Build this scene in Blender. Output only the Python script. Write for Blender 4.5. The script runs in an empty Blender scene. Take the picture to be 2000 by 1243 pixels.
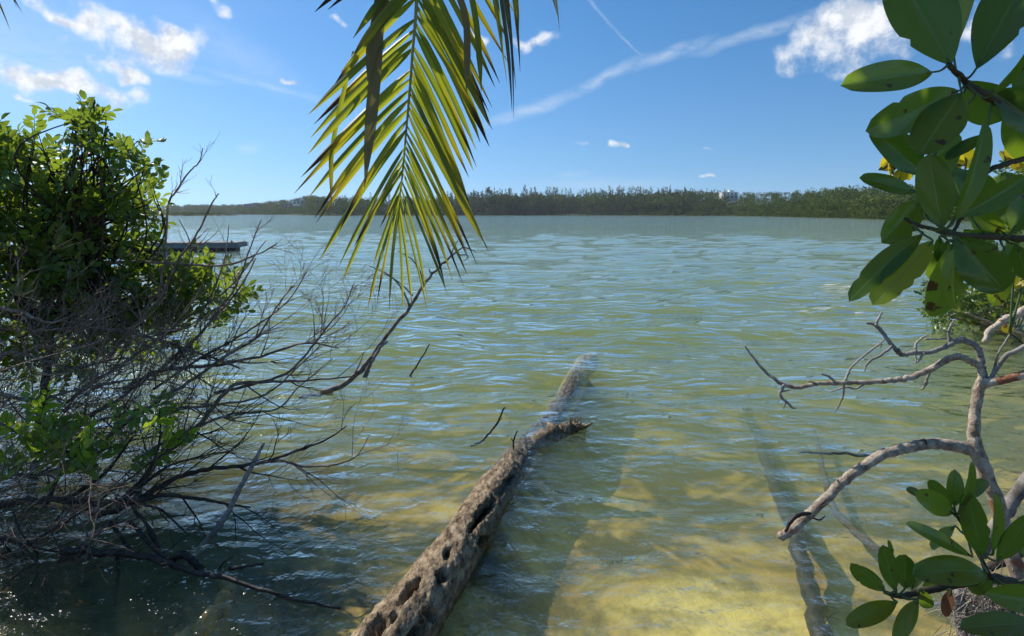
import bpy, math, random
import numpy as np
from mathutils import Vector, Matrix

# ------------------------------------------------------------------ camera, sky, sun, exposure
scene = bpy.context.scene
COL = scene.collection
F, H, CX, HY = 1150.0, 1.7, 1000.0, 417.0      # focal length in photo pixels, eye height over the water, horizon row

def P(px, py, d):
    """world point seen at photo pixel (px, py) at distance d"""
    return Vector(((px - CX) / F * d, d, H - (py - HY) / F * d))

cam = bpy.data.objects.new('camera', bpy.data.cameras.new('camera'))
COL.objects.link(cam)
cam.location = (0, 0, H)
cam.rotation_euler = (math.radians(90), 0, 0)
cam.data.sensor_width = 36.0
cam.data.lens = 36.0 * F / 2000.0
cam.data.shift_y = -(621.5 - HY) / 2000.0
cam.data.clip_start = 0.02
cam.data.clip_end = 6000
scene.camera = cam

SUN_AZ, SUN_EL = math.radians(-54), math.radians(42)
SUN_DIR = Vector((math.sin(SUN_AZ) * math.cos(SUN_EL), math.cos(SUN_AZ) * math.cos(SUN_EL), math.sin(SUN_EL)))
sun = bpy.data.objects.new('sun', bpy.data.lights.new('sun', 'SUN'))
COL.objects.link(sun)
sun.data.energy = 4.6
sun.data.angle = math.radians(0.5)
sun.data.color = (1.0, 0.95, 0.87)
sun.rotation_euler = (-SUN_DIR).to_track_quat('-Z', 'Y').to_euler()
sun.location = SUN_DIR * 50

vs = scene.view_settings
vs.view_transform = 'Standard'; vs.look = 'None'; vs.exposure = 0.18; vs.gamma = 1.0; vs.use_curve_mapping = False
cy = scene.cycles
cy.use_denoising = True
cy.use_adaptive_sampling = True
cy.adaptive_threshold = 0.03
cy.max_bounces = 5; cy.diffuse_bounces = 2; cy.glossy_bounces = 2; cy.transmission_bounces = 4
cy.transparent_max_bounces = 10; cy.volume_bounces = 0
cy.caustics_reflective = False; cy.caustics_refractive = False
cy.sample_clamp_indirect = 5.0; cy.sample_clamp_direct = 30.0


class NT:
    """small helper for node trees"""
    def __init__(self, tree):
        self.t = tree; tree.nodes.clear()
    def n(self, kind, **kw):
        nd = self.t.nodes.new(kind)
        ins = kw.pop('ins', {})
        for k, v in kw.items():
            setattr(nd, k, v)
        for k, v in ins.items():
            s = nd.inputs[k]
            if isinstance(v, bpy.types.NodeSocket):
                self.t.links.new(v, s)
            else:
                s.default_value = v
        return nd
    def link(self, a, b):
        self.t.links.new(a, b)
    def math(self, op, a, b=None, c=None, clamp=False):
        ins = {0: a}
        if b is not None: ins[1] = b
        if c is not None: ins[2] = c
        return self.n('ShaderNodeMath', operation=op, use_clamp=clamp, ins=ins).outputs[0]
    def vmath(self, op, a, b=None):
        ins = {0: a}
        if b is not None: ins[1] = b
        nd = self.n('ShaderNodeVectorMath', operation=op, ins=ins)
        return nd.outputs['Value'] if op in ('LENGTH', 'DOT_PRODUCT', 'DISTANCE') else nd.outputs[0]
    def noise(self, vec, scale, detail=4, rough=0.55, dist=0.0, dim='3D'):
        nd = self.n('ShaderNodeTexNoise', noise_dimensions=dim, ins={'Vector': vec, 'Scale': scale, 'Detail': detail, 'Roughness': rough, 'Distortion': dist})
        return nd.outputs
    def ramp(self, fac, stops, interp='LINEAR'):
        nd = self.n('ShaderNodeValToRGB', ins={'Fac': fac})
        cr = nd.color_ramp; cr.interpolation = interp
        while len(cr.elements) < len(stops): cr.elements.new(0.5)
        for e, (p, c) in zip(cr.elements, stops):
            e.position = p; e.color = (*c, 1) if len(c) == 3 else c
        return nd.outputs['Color']
    def mix(self, fac, a, b, blend='MIX'):
        nd = self.n('ShaderNodeMix', data_type='RGBA', blend_type=blend)
        for key, v in ((0, fac), (6, a), (7, b)):
            if isinstance(v, bpy.types.NodeSocket): self.t.links.new(v, nd.inputs[key])
            else:
                nd.inputs[key].default_value = v if key == 0 or len(v) == 4 else (*v, 1)
        return nd.outputs[2]
    def smooth(self, x, lo, hi):
        nd = self.n('ShaderNodeMapRange', interpolation_type='SMOOTHSTEP', ins={'Value': x, 'From Min': lo, 'From Max': hi})
        return nd.outputs[0]


world = bpy.data.worlds.new('World')
scene.world = world
world.use_nodes = True

def build_world():
    N = NT(world.node_tree)
    sky = N.n('ShaderNodeTexSky', sky_type='NISHITA', sun_disc=False)
    sky.sun_elevation = SUN_EL
    sky.sun_rotation = SUN_AZ
    world.cycles.sampling_method = 'MANUAL'; world.cycles.sample_map_resolution = 256
    sky.altitude = 0.0; sky.air_density = 1.0; sky.dust_density = 0.25; sky.ozone_density = 2.2
    tc = N.n('ShaderNodeTexCoord')
    d = N.vmath('NORMALIZE', tc.outputs['Generated'])
    N.link(N.vmath('NORMALIZE', N.vmath('ADD', N.vmath('MULTIPLY', d, (1, 1, 0.85)), (0, 0, 0.12))), sky.inputs[0])
    sx = N.n('ShaderNodeSeparateXYZ', ins={0: d})
    az = N.math('ARCTAN2', sx.outputs[0], sx.outputs[1])
    el = N.math('ARCSINE', sx.outputs[2])
    p = N.n('ShaderNodeCombineXYZ', ins={0: az, 1: el, 2: 0.0}).outputs[0]
    # ragged edges: the position is pushed about by noise first
    w1 = N.noise(p, 11.0, 2, 0.6, dim='2D')['Color']
    w2 = N.vmath('SUBTRACT', w1, (0.5, 0.5, 0.5))
    w3 = N.vmath('MULTIPLY', w2, (0.16, 0.09, 0.0))
    pw = N.vmath('ADD', p, w3)
    def sky_pos(px, py):
        x, z = (px - CX) / F, (HY - py) / F
        return math.atan2(x, 1.0), math.atan2(z, math.hypot(1.0, x))
    def blob(px, py, rx, ry, rot, amp, src):
        a, e = sky_pos(px, py)
        ca = math.cos(a)
        m = N.n('ShaderNodeMapping', vector_type='TEXTURE', ins={'Vector': src})
        m.inputs['Location'].default_value = (a, e, 0)
        m.inputs['Rotation'].default_value = (0, 0, math.radians(rot))
        m.inputs['Scale'].default_value = (rx / F * ca * ca, ry / F * ca, 1)
        ln = N.vmath('LENGTH', m.outputs[0])
        return N.math('MULTIPLY', N.math('SUBTRACT', 1.0, ln), amp)
    # cumulus: (px, py, rx, ry, rotation, strength)
    cum = [(120, 42, 68, 32, -28, 1.0), (300, 82, 180, 50, -9, 1.2), (215, 120, 90, 30, -30, 0.9), (120, 162, 185, 40, -8, 1.1),
           (82, 197, 26, 10, -5, 0.55), (395, 0, 44, 20, -5, 0.75), (655, 47, 28, 12, -4, 0.55), (575, 148, 22, 13, -8, 0.75),
           (1038, 68, 44, 20, -2, 0.75), (948, 88, 32, 22, -25, 0.7), (1660, 55, 150, 82, 6, 1.0), (1900, 60, 60, 60, 0, 0.7), (1220, 298, 34, 13, 0, 0.7),
           (1348, 343, 24, 8, 0, 0.55), (1365, 282, 22, 8, 0, 0.5), (1120, 297, 20, 8, 0, 0.3), (30, 140, 60, 18, 0, 0.6)]
    fld = None
    for c in cum:
        b = blob(*c, pw)
        fld = b if fld is None else N.math('MAXIMUM', fld, b)
    # the same fair-weather cumulus carries on all round the sky beyond this view
    gen = N.noise(N.vmath('MULTIPLY', d, (1.0, 1.0, 2.2)), 3.2, 1, 0.5)['Fac']
    gen = N.math('SUBTRACT', N.math('MULTIPLY', N.math('SUBTRACT', gen, 0.6), 5.0), 0.05)
    outside = N.math('MAXIMUM', N.smooth(N.math('ABSOLUTE', az), 0.74, 0.95), N.smooth(el, 0.36, 0.5))
    low = N.smooth(el, 0.02, 0.12)
    gen = N.math('SUBTRACT', gen, N.math('MULTIPLY', N.math('SUBTRACT', 1.0, N.math('MULTIPLY', outside, low)), 4.0))
    fld = N.math('MAXIMUM', fld, gen)
    nz = N.noise(p, 24.0, 5, 0.66, dim='2D')['Fac']
    dn = N.math('ADD', fld, N.math('MULTIPLY', N.math('SUBTRACT', nz, 0.5), 1.15))
    gate = N.smooth(fld, -0.06, 0.22)
    dens = N.math('MULTIPLY', N.smooth(dn, -0.02, 0.85), gate)
    # thin high cloud and old vapour trails
    def trail(pts, w, amp):
        out = None
        for (x0, y0), (x1, y1) in zip(pts, pts[1:]):
            L = math.hypot(x1 - x0, y1 - y0)
            b = blob((x0 + x1) / 2, (y0 + y1) / 2, L * 0.8, w, -math.degrees(math.atan2(y1 - y0, x1 - x0)), amp, pt)
            b = N.math('MAXIMUM', b, 0.0)
            out = b if out is None else N.math('MAXIMUM', out, b)
        return out
    w4 = N.vmath('MULTIPLY', w2, (0.03, 0.02, 0))
    pt = N.vmath('ADD', p, w4)
    tr = trail([(960, 240), (1110, 186), (1240, 125), (1370, 90), (1600, 38)], 15, 0.75)
    tr = N.math('MAXIMUM', tr, trail([(1120, -20), (1200, 55), (1265, 118)], 5, 0.4))
    tr = N.math('MAXIMUM', tr, trail([(220, 132), (420, 152), (640, 192)], 11, 0.5))
    tr = N.math('MAXIMUM', tr, N.math('MAXIMUM', blob(470, 110, 190, 55, -25, 0.32, pt), 0.0))
    tr = N.math('MAXIMUM', tr, N.math('MAXIMUM', blob(60, 120, 320, 120, -5, 0.42, pt), 0.0))
    tr = N.math('MAXIMUM', tr, N.math('MAXIMUM', blob(1180, 362, 190, 16, 0, 0.4, pt), 0.0))
    tr = N.math('MAXIMUM', tr, N.math('MAXIMUM', blob(1120, 340, 40, 9, 0, 0.3, pt), 0.0))
    tr = N.math('MAXIMUM', tr, N.math('MAXIMUM', blob(485, 290, 26, 16, 20, 0.4, pt), 0.0))
    tex = N.noise(N.vmath('MULTIPLY', p, (1.0, 2.2, 1.0)), 30.0, 3, 0.65, dim='2D')['Fac']
    tr = N.math('MULTIPLY', tr, N.smooth(tex, 0.05, 0.62))
    veil = N.math('MULTIPLY', tr, 0.5)
    # lit tops and greyer undersides from the cloud's own thickness
    shade = N.noise(N.vmath('ADD', p, (0.012, -0.02, 0.0)), 24.0, 3, 0.66, dim='2D')['Fac']
    rel = N.math('SUBTRACT', nz, shade)
    lit = N.smooth(N.math('ADD', rel, N.math('MULTIPLY', N.math('SUBTRACT', 0.7, fld), 0.22)), -0.16, 0.2)
    ccol = N.mix(lit, (0.58, 0.64, 0.73), (0.88, 0.90, 0.93))
    base = N.n('ShaderNodeVectorMath', operation='SCALE', ins={0: sky.outputs[0], 'Scale': SKY}).outputs[0]
    hs = N.n('ShaderNodeHueSaturation', ins={'Hue': 0.5, 'Saturation': 1.33, 'Value': 1.0, 'Color': base}).outputs[0]
    c1 = N.mix(veil, hs, (0.80, 0.86, 0.93))
    c2 = N.mix(dens, c1, ccol)
    bg = N.n('ShaderNodeBackground', ins={'Color': c2, 'Strength': 1.0})
    out = N.n('ShaderNodeOutputWorld')
    N.link(bg.outputs[0], out.inputs[0])

SKY = 0.124
build_world()

rng = random.Random(7)
nrs = np.random.RandomState(11)

# ------------------------------------------------------------------ helpers
def tag(o, label=None, cat=None, group=None, kind=None):
    if label: o['label'] = label
    if cat: o['category'] = cat
    if group: o['group'] = group
    if kind: o['kind'] = kind
    return o

def link(o, parent=None):
    COL.objects.link(o)
    if parent is not None:
        o.parent = parent
    return o

def empty(name, loc=(0, 0, 0)):
    o = bpy.data.objects.new(name, None)
    o.empty_display_size = 0.1
    o.location = loc
    return link(o)

def new_mat(name):
    m = bpy.data.materials.new(name)
    m.use_nodes = True
    return m, NT(m.node_tree)

class MB:
    """collects geometry for ONE mesh object (world coordinates)"""
    def __init__(self):
        self.v = []; self.f = []; self.uv = []; self.mi = []
    def add(self, verts, faces, uvs=None, mi=0):
        k = len(self.v)
        self.v.extend(verts)
        self.uv.extend(uvs if uvs is not None else [(0.0, 0.0)] * len(verts))
        self.f.extend([tuple(i + k for i in f) for f in faces])
        self.mi.extend([mi] * len(faces))
    def box(self, c, s, rz=0.0, mi=0):
        ca, sa = math.cos(rz), math.sin(rz)
        vs_ = []
        for dx, dy, dz in ((-1, -1, -1), (1, -1, -1), (1, 1, -1), (-1, 1, -1), (-1, -1, 1), (1, -1, 1), (1, 1, 1), (-1, 1, 1)):
            x, y, z = dx * s[0] / 2, dy * s[1] / 2, dz * s[2] / 2
            vs_.append((c[0] + ca * x - sa * y, c[1] + sa * x + ca * y, c[2] + z))
        self.add(vs_, [(0, 3, 2, 1), (4, 5, 6, 7), (0, 1, 5, 4), (1, 2, 6, 5), (2, 3, 7, 6), (3, 0, 4, 7)], mi=mi)
    def tube(self, pts, radii, sides=8, wob=0.0, mi=0, caps=True, ell=None):
        pts = [Vector(p) for p in pts]
        n = len(pts)
        t = (pts[1] - pts[0]).normalized()
        up = Vector((0, 0, 1)) if abs(t.z) < 0.9 else Vector((1, 0, 0))
        nrm = t.cross(up).normalized()
        vs_, uv = [], []
        L = 0.0
        for i, p in enumerate(pts):
            t2 = (pts[min(i + 1, n - 1)] - pts[max(i - 1, 0)])
            if t2.length < 1e-9: t2 = t
            t2 = t2.normalized()
            nrm = (nrm - t2 * nrm.dot(t2))
            nrm = nrm.normalized() if nrm.length > 1e-6 else t2.orthogonal().normalized()
            b = t2.cross(nrm)
            if i: L += (p - pts[i - 1]).length
            for k in range(sides):
                a = 2 * math.pi * k / sides
                r = radii[i] * (1 + (rng.uniform(-wob, wob) if wob else 0))
                vs_.append(tuple(p + (nrm * math.cos(a) + b * math.sin(a)) * r))
                uv.append((k / sides, L))
        fs = []
        for i in range(n - 1):
            for k in range(sides):
                k2 = (k + 1) % sides
                fs.append((i * sides + k, i * sides + k2, (i + 1) * sides + k2, (i + 1) * sides + k))
        if caps:
            fs.append(tuple(range(sides))[::-1])
            fs.append(tuple((n - 1) * sides + k for k in range(sides)))
        self.add(vs_, fs, uv, mi)
    def build(self, name, mat, parent=None, smooth=True, kind=None, origin=None):
        me = bpy.data.meshes.new(name)
        v = self.v
        if origin is not None:
            v = [(p[0] - origin[0], p[1] - origin[1], p[2] - origin[2]) for p in v]
        me.from_pydata(v, [], self.f)
        uvl = me.uv_layers.new(name='uv')
        li = np.empty(len(me.loops), dtype=np.int32)
        me.loops.foreach_get('vertex_index', li)
        uvl.data.foreach_set('uv', np.asarray(self.uv, dtype=np.float32)[li].ravel())
        for m in (mat if isinstance(mat, (list, tuple)) else [mat]):
            me.materials.append(m)
        if any(self.mi):
            me.polygons.foreach_set('material_index', self.mi)
        if smooth:
            me.polygons.foreach_set('use_smooth', [True] * len(me.polygons))
        me.update()
        o = bpy.data.objects.new(name, me)
        if origin is not None and parent is None:
            o.location = origin
        link(o, parent)
        if kind: o['kind'] = kind
        return o

def catmull(pts, per=6):
    """smooth curve through points; each point a tuple of any length"""
    a = np.asarray([tuple(p) for p in pts], dtype=float)
    if len(a) < 3:
        return [tuple(a[0] + (a[-1] - a[0]) * t) for t in np.linspace(0, 1, per + 1)]
    e = np.vstack([2 * a[0] - a[1], a, 2 * a[-1] - a[-2]])
    out = []
    for i in range(1, len(e) - 2):
        p0, p1, p2, p3 = e[i - 1], e[i], e[i + 1], e[i + 2]
        for k in range(per):
            t = k / per
            out.append(tuple(0.5 * ((2 * p1) + (-p0 + p2) * t + (2 * p0 - 5 * p1 + 4 * p2 - p3) * t * t + (-p0 + 3 * p1 - 3 * p2 + p3) * t ** 3)))
    out.append(tuple(e[-2]))
    return out

def px_path(pix, d0, d1=None, per=5, w0=None, w1=None, widths=None, wob_d=0.0):
    """photo pixels -> smooth 3-D path with radii; widths are photo pixels"""
    d1 = d0 if d1 is None else d1
    n = len(pix)
    ctrl = []
    for i, (x, y) in enumerate(pix):
        t = i / (n - 1)
        d = d0 + (d1 - d0) * t + (rng.uniform(-wob_d, wob_d) if 0 < i < n - 1 else 0)
        w = widths[i] if widths else w0 + (w1 - w0) * t
        q = P(x, y, d)
        ctrl.append((q.x, q.y, q.z, max(w, 0.4) / 2 / F * q.y * 1.1))
    c = catmull(ctrl, per)
    return [Vector(q[:3]) for q in c], [max(q[3], 0.0006) for q in c]

def kinky(pts, rads, amp=0.25, knob=0.06):
    """small crooks and knots so a branch is not a smooth hose"""
    out = []
    ph = rng.uniform(0, 6.28)
    knobs = [0.5 * math.sin(i * 0.9 + ph) + rng.uniform(-0.5, 0.5) + (1.6 if rng.random() < 0.06 else 0) for i in range(len(rads))]
    for p, r in zip(pts, rads):
        out.append(p + Vector((rng.gauss(0, 1), rng.gauss(0, 1), rng.gauss(0, 1))) * r * amp)
    return out, [r * (1 + knob * k) for r, k in zip(rads, knobs)]

# lattice value noise on numpy arrays
_PERM = nrs.rand(64, 64, 64)
def vnoise(x, y, z):
    xi, yi, zi = np.floor(x).astype(int), np.floor(y).astype(int), np.floor(z).astype(int)
    xf, yf, zf = x - xi, y - yi, z - zi
    u, v, w = (t * t * (3 - 2 * t) for t in (xf, yf, zf))
    g = lambda a, b, c: _PERM[(xi + a) & 63, (yi + b) & 63, (zi + c) & 63]
    l = lambda a, b, t: a + (b - a) * t
    return l(l(l(g(0,0,0), g(1,0,0), u), l(g(0,1,0), g(1,1,0), u), v), l(l(g(0,0,1), g(1,0,1), u), l(g(0,1,1), g(1,1,1), u), v), w) - 0.5
def fbm(x, y, z, octs=4, gain=0.5):
    s, a = 0, 1.0
    for i in range(octs):
        s = s + a * vnoise(x * 2 ** i + i * 17.3, y * 2 ** i + i * 5.1, z * 2 ** i + i * 9.7); a *= gain
    return s

# ------------------------------------------------------------------ materials
def mat_bark(name, stops, scale=20, rough=0.85, bump=0.4, streak=(1, 1, 1), spot=None, wet=False):
    m, N = new_mat(name)
    tc = N.n('ShaderNodeTexCoord')
    v = N.vmath('MULTIPLY', tc.outputs['Object'], streak)
    n1 = N.noise(v, scale, 6, 0.62)['Fac']
    n2 = N.noise(v, scale * 5, 5, 0.65)['Fac']
    info = N.n('ShaderNodeObjectInfo').outputs['Random']
    f = N.math('ADD', n1, N.math('MULTIPLY', N.math('SUBTRACT', n2, 0.5), 0.35))
    f = N.math('ADD', f, N.math('MULTIPLY', N.math('SUBTRACT', info, 0.5), 0.12))
    col = N.ramp(f, stops)
    if spot:
        s1 = N.noise(v, spot[0], 5, 0.6)['Fac']
        col = N.mix(N.smooth(s1, spot[1], spot[1] + 0.07), col, spot[2])
    if wet:      # soaked, algae-darkened band where the lake laps at it
        zz = N.n('ShaderNodeSeparateXYZ', ins={0: N.n('ShaderNodeNewGeometry').outputs['Position']}).outputs[2]
        wf = N.smooth(N.math('ADD', zz, N.math('MULTIPLY', N.math('SUBTRACT', n1, 0.5), 0.09)), 0.075, 0.015)
        col = N.mix(wf, col, N.mix(0.62, col, (0.035, 0.030, 0.012)))
        col = N.mix(N.smooth(zz, -0.03, -0.09), col, N.ramp(n1, [(0.3, (0.22, 0.16, 0.07)), (0.7, (0.60, 0.48, 0.25))]))      # pale algae below the surface
        rough = N.math('SUBTRACT', rough, N.math('MULTIPLY', wf, 0.5))
    b = N.n('ShaderNodeBump', ins={'Strength': bump, 'Distance': 0.01, 'Height': N.math('ADD', n1, N.math('MULTIPLY', n2, 0.6))})
    bs = N.n('ShaderNodeBsdfPrincipled', ins={'Base Color': col, 'Roughness': rough, 'Normal': b.outputs[0]})
    bs.inputs['Specular IOR Level'].default_value = 0.3
    o = N.n('ShaderNodeOutputMaterial'); N.link(bs.outputs[0], o.inputs[0])
    return m

def mat_leaf(name, stops, trans, tfac=0.45, rough=0.4, midrib=None, vein=0.0, spots=None, spec=0.5, tipcol=None, uvgrad=None):
    """two-sided leaf: glossy face plus light through the blade. UV: u across (-1..1), v along (0..1)"""
    m, N = new_mat(name)
    tc = N.n('ShaderNodeTexCoord')
    info = N.n('ShaderNodeObjectInfo').outputs['Random']
    geo = N.n('ShaderNodeNewGeometry')
    rnd = N.math('FRACT', N.math('ADD', info, geo.outputs['Random Per Island']))
    uv = N.n('ShaderNodeSeparateXYZ', ins={0: tc.outputs['UV']})
    nz = N.noise(tc.outputs['Object'], 18.0, 4, 0.6)['Fac']
    f = N.math('ADD', N.math('MULTIPLY', rnd, 0.75), N.math('MULTIPLY', nz, 0.3))
    col = N.ramp(f, stops)
    tcol = N.ramp(f, [(p, tuple(a * b for a, b in zip(trans, (0.75 + 0.5 * p, 0.8 + 0.35 * p, 0.9)))) for p, _ in stops])
    if uvgrad:
        g = N.math('ADD', uv.outputs[1], N.math('MULTIPLY', N.math('SUBTRACT', rnd, 0.5), uvgrad[3]))
        g = N.math('ADD', g, N.math('MULTIPLY', N.math('SUBTRACT', N.noise(tc.outputs['UV'], 5.0, 4, 0.6)['Fac'], 0.5), 0.3))
        s0 = N.smooth(g, uvgrad[0], uvgrad[1])
        col = N.mix(s0, col, uvgrad[2]); tcol = N.mix(s0, tcol, uvgrad[4])
        s1 = N.smooth(g, uvgrad[5], uvgrad[6])
        col = N.mix(s1, col, (0.035, 0.02, 0.012)); tcol = N.mix(s1, tcol, (0.02, 0.012, 0.008))
    if spots:
        sn = N.noise(tc.outputs['Object'], spots[0], 3, 0.5)['Fac']
        sf = N.smooth(sn, spots[1], spots[1] + 0.04)
        col = N.mix(sf, col, spots[2]); tcol = N.mix(sf, tcol, tuple(c * 0.5 for c in spots[2]))
    h = nz
    if midrib:
        au = N.math('ABSOLUTE', uv.outputs[0])
        mr = N.math('SUBTRACT', 1.0, N.smooth(au, 0.02, 0.07))
        col = N.mix(N.math('MULTIPLY', mr, 0.75), col, midrib)
        tcol = N.mix(N.math('MULTIPLY', mr, 0.6), tcol, tuple(c * 0.8 for c in midrib))
        ve = N.math('SINE', N.math('MULTIPLY', N.math('ADD', uv.outputs[1], N.math('MULTIPLY', au, -0.16)), 95.0))
        h = N.math('ADD', N.math('MULTIPLY', ve, 0.05), N.math('MULTIPLY', mr, -2.0))
    if vein:      # lengthwise ribs of a palm leaflet
        ve = N.math('SINE', N.math('MULTIPLY', uv.outputs[0], 28.0))
        h = N.math('ADD', h, N.math('MULTIPLY', ve, vein))
    b = N.n('ShaderNodeBump', ins={'Strength': 0.18, 'Distance': 0.002, 'Height': h})
    bs = N.n('ShaderNodeBsdfPrincipled', ins={'Base Color': col, 'Roughness': rough, 'Normal': b.outputs[0]})
    bs.inputs['Specular IOR Level'].default_value = spec
    tr = N.n('ShaderNodeBsdfTranslucent', ins={'Color': tcol, 'Normal': b.outputs[0]})
    mx = N.n('ShaderNodeMixShader', ins={0: tfac, 1: bs.outputs[0], 2: tr.outputs[0]})
    o = N.n('ShaderNodeOutputMaterial'); N.link(mx.outputs[0], o.inputs[0])
    return m

def mat_plain(name, stops, scale=3.0, rough=0.8, bump=0.2, vec='Object', metallic=0.0, detail=5, spec=0.4):
    m, N = new_mat(name)
    tc = N.n('ShaderNodeTexCoord')
    n1 = N.noise(tc.outputs[vec], scale, detail, 0.6)['Fac']
    n2 = N.noise(tc.outputs[vec], scale * 7, 4, 0.6)['Fac']
    f = N.math('ADD', N.math('MULTIPLY', n1, 0.75), N.math('MULTIPLY', n2, 0.25))
    col = N.ramp(f, stops)
    b = N.n('ShaderNodeBump', ins={'Strength': bump, 'Distance': 0.01, 'Height': f})
    bs = N.n('ShaderNodeBsdfPrincipled', ins={'Base Color': col, 'Roughness': rough, 'Metallic': metallic, 'Normal': b.outputs[0]})
    bs.inputs['Specular IOR Level'].default_value = spec
    o = N.n('ShaderNodeOutputMaterial'); N.link(bs.outputs[0], o.inputs[0])
    return m

def mat_bed():
    m, N = new_mat('lake_bed_sand')
    geo = N.n('ShaderNodeNewGeometry')
    pos = geo.outputs['Position']
    n1 = N.noise(pos, 1.25, 3, 0.6, 0.8, dim='2D')['Fac']
    n2 = N.noise(pos, 4.5, 3, 0.6, dim='2D')['Fac']
    n3 = N.noise(pos, 40.0, 2, 0.6, dim='2D')['Fac']
    f = N.math('ADD', n1, N.math('MULTIPLY', N.math('SUBTRACT', n2, 0.5), 0.45))
    col = N.ramp(f, [(0.40, (0.022, 0.016, 0.006)), (0.49, (0.12, 0.08, 0.02)), (0.57, (0.46, 0.27, 0.06)), (0.70, (0.74, 0.52, 0.15))])
    col = N.mix(N.math('MULTIPLY', n3, 0.5), col, (0.22, 0.17, 0.07))
    sx = N.n('ShaderNodeSeparateXYZ', ins={0: pos})
    # mud painted darker for the thicket's shade, pale sand patch further along the bank
    mud_shade = N.smooth(N.math('ADD', N.math('ADD', sx.outputs[0], N.math('MULTIPLY', N.math('SUBTRACT', n1, 0.5), 1.8)), N.math('MULTIPLY', sx.outputs[1], 0.22)), -0.05, -0.9)
    col = N.mix(mud_shade, col, N.ramp(n2, [(0.35, (0.014, 0.012, 0.006)), (0.65, (0.10, 0.075, 0.028))]))
    sand = N.vmath('DISTANCE', pos, (1.05, 2.65, -0.25))
    sand = N.math('ADD', sand, N.math('MULTIPLY', N.math('SUBTRACT', n2, 0.5), 0.7))
    col = N.mix(N.math('SUBTRACT', 1.0, N.smooth(sand, 0.3, 0.95)), col, (0.84, 0.64, 0.20))
    weed = N.noise(pos, 2.6, 4, 0.7, dim='2D')['Fac']
    col = N.mix(N.math('MULTIPLY', N.smooth(weed, 0.42, 0.78), 0.75), col, (0.12, 0.08, 0.022))
    above = N.smooth(sx.outputs[2], 0.0, 0.05)
    col = N.mix(above, col, N.ramp(n2, [(0.3, (0.05, 0.038, 0.022)), (0.7, (0.17, 0.13, 0.08))]))
    b = N.n('ShaderNodeBump', ins={'Strength': 0.5, 'Distance': 0.03, 'Height': N.math('ADD', n2, N.math('MULTIPLY', n3, 0.4))})
    bs = N.n('ShaderNodeBsdfPrincipled', ins={'Base Color': col, 'Roughness': 0.9, 'Normal': b.outputs[0]})
    o = N.n('ShaderNodeOutputMaterial'); N.link(bs.outputs[0], o.inputs[0])
    return m

def mat_water():
    m, N = new_mat('lake_water')
    geo = N.n('ShaderNodeNewGeometry')
    pos = geo.outputs['Position']
    rot = N.n('ShaderNodeMapping', ins={'Vector': pos, 'Rotation': (0, 0, math.radians(12)), 'Scale': (0.65, 1.35, 1)}).outputs[0]
    a = N.noise(rot, 1.6, 2, 0.55, dim='2D')['Fac']
    b = N.noise(rot, 5.3, 1, 0.55, dim='2D')['Fac']
    c = N.noise(pos, 15.0, 2, 0.65, dim='2D')['Fac']
    h = N.math('ADD', N.math('MULTIPLY', a, 0.135), N.math('MULTIPLY', b, 0.050))
    gust = N.noise(pos, 0.09, 2, 0.6, dim='2D')['Fac']
    sy = N.n('ShaderNodeSeparateXYZ', ins={0: pos}).outputs[1]
    calm = N.math('ADD', 0.48, N.math('MULTIPLY', N.smooth(sy, 1.5, 11.0), 0.52))      # lee of the bank
    h = N.math('MULTIPLY', h, N.math('MULTIPLY', N.math('MULTIPLY', calm, N.math('SUBTRACT', 1.0, N.math('MULTIPLY', N.smooth(sy, 15.0, 120.0), 0.4))), N.math('ADD', 0.35, N.math('MULTIPLY', gust, 1.3))))
    h = N.math('ADD', h, N.math('MULTIPLY', c, 0.016))
    bump = N.n('ShaderNodeBump', ins={'Strength': 1.0, 'Distance': 1.0, 'Height': h}).outputs[0]
    cosv = N.math('MAXIMUM', N.vmath('DOT_PRODUCT', bump, geo.outputs['Incoming']), 0.02)
    fr = N.math('POWER', N.math('SUBTRACT', 1.0, cosv, clamp=True), 5.0)
    fr = N.math('ADD', 0.02, N.math('MULTIPLY', fr, 0.98))
    gl = N.n('ShaderNodeBsdfGlossy', ins={'Color': (1, 1, 1, 1), 'Roughness': 0.045, 'Normal': bump})
    tr = N.n('ShaderNodeBsdfTransparent', ins={'Color': (0.97, 0.985, 0.96, 1)})
    mx = N.n('ShaderNodeMixShader', ins={0: fr, 1: tr.outputs[0], 2: gl.outputs[0]})
    vol = N.n('ShaderNodeVolumePrincipled', ins={'Color': (0.345, 0.41, 0.20, 1), 'Density': 0.9, 'Anisotropy': 0.0})
    vol.inputs['Absorption Color'].default_value = (0.40, 0.52, 0.10, 1)
    o = N.n('ShaderNodeOutputMaterial')
    N.link(mx.outputs[0], o.inputs[0]); N.link(vol.outputs[0], o.inputs[1])
    m.cycles.homogeneous_volume = True if hasattr(m.cycles, 'homogeneous_volume') else False
    return m

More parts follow.
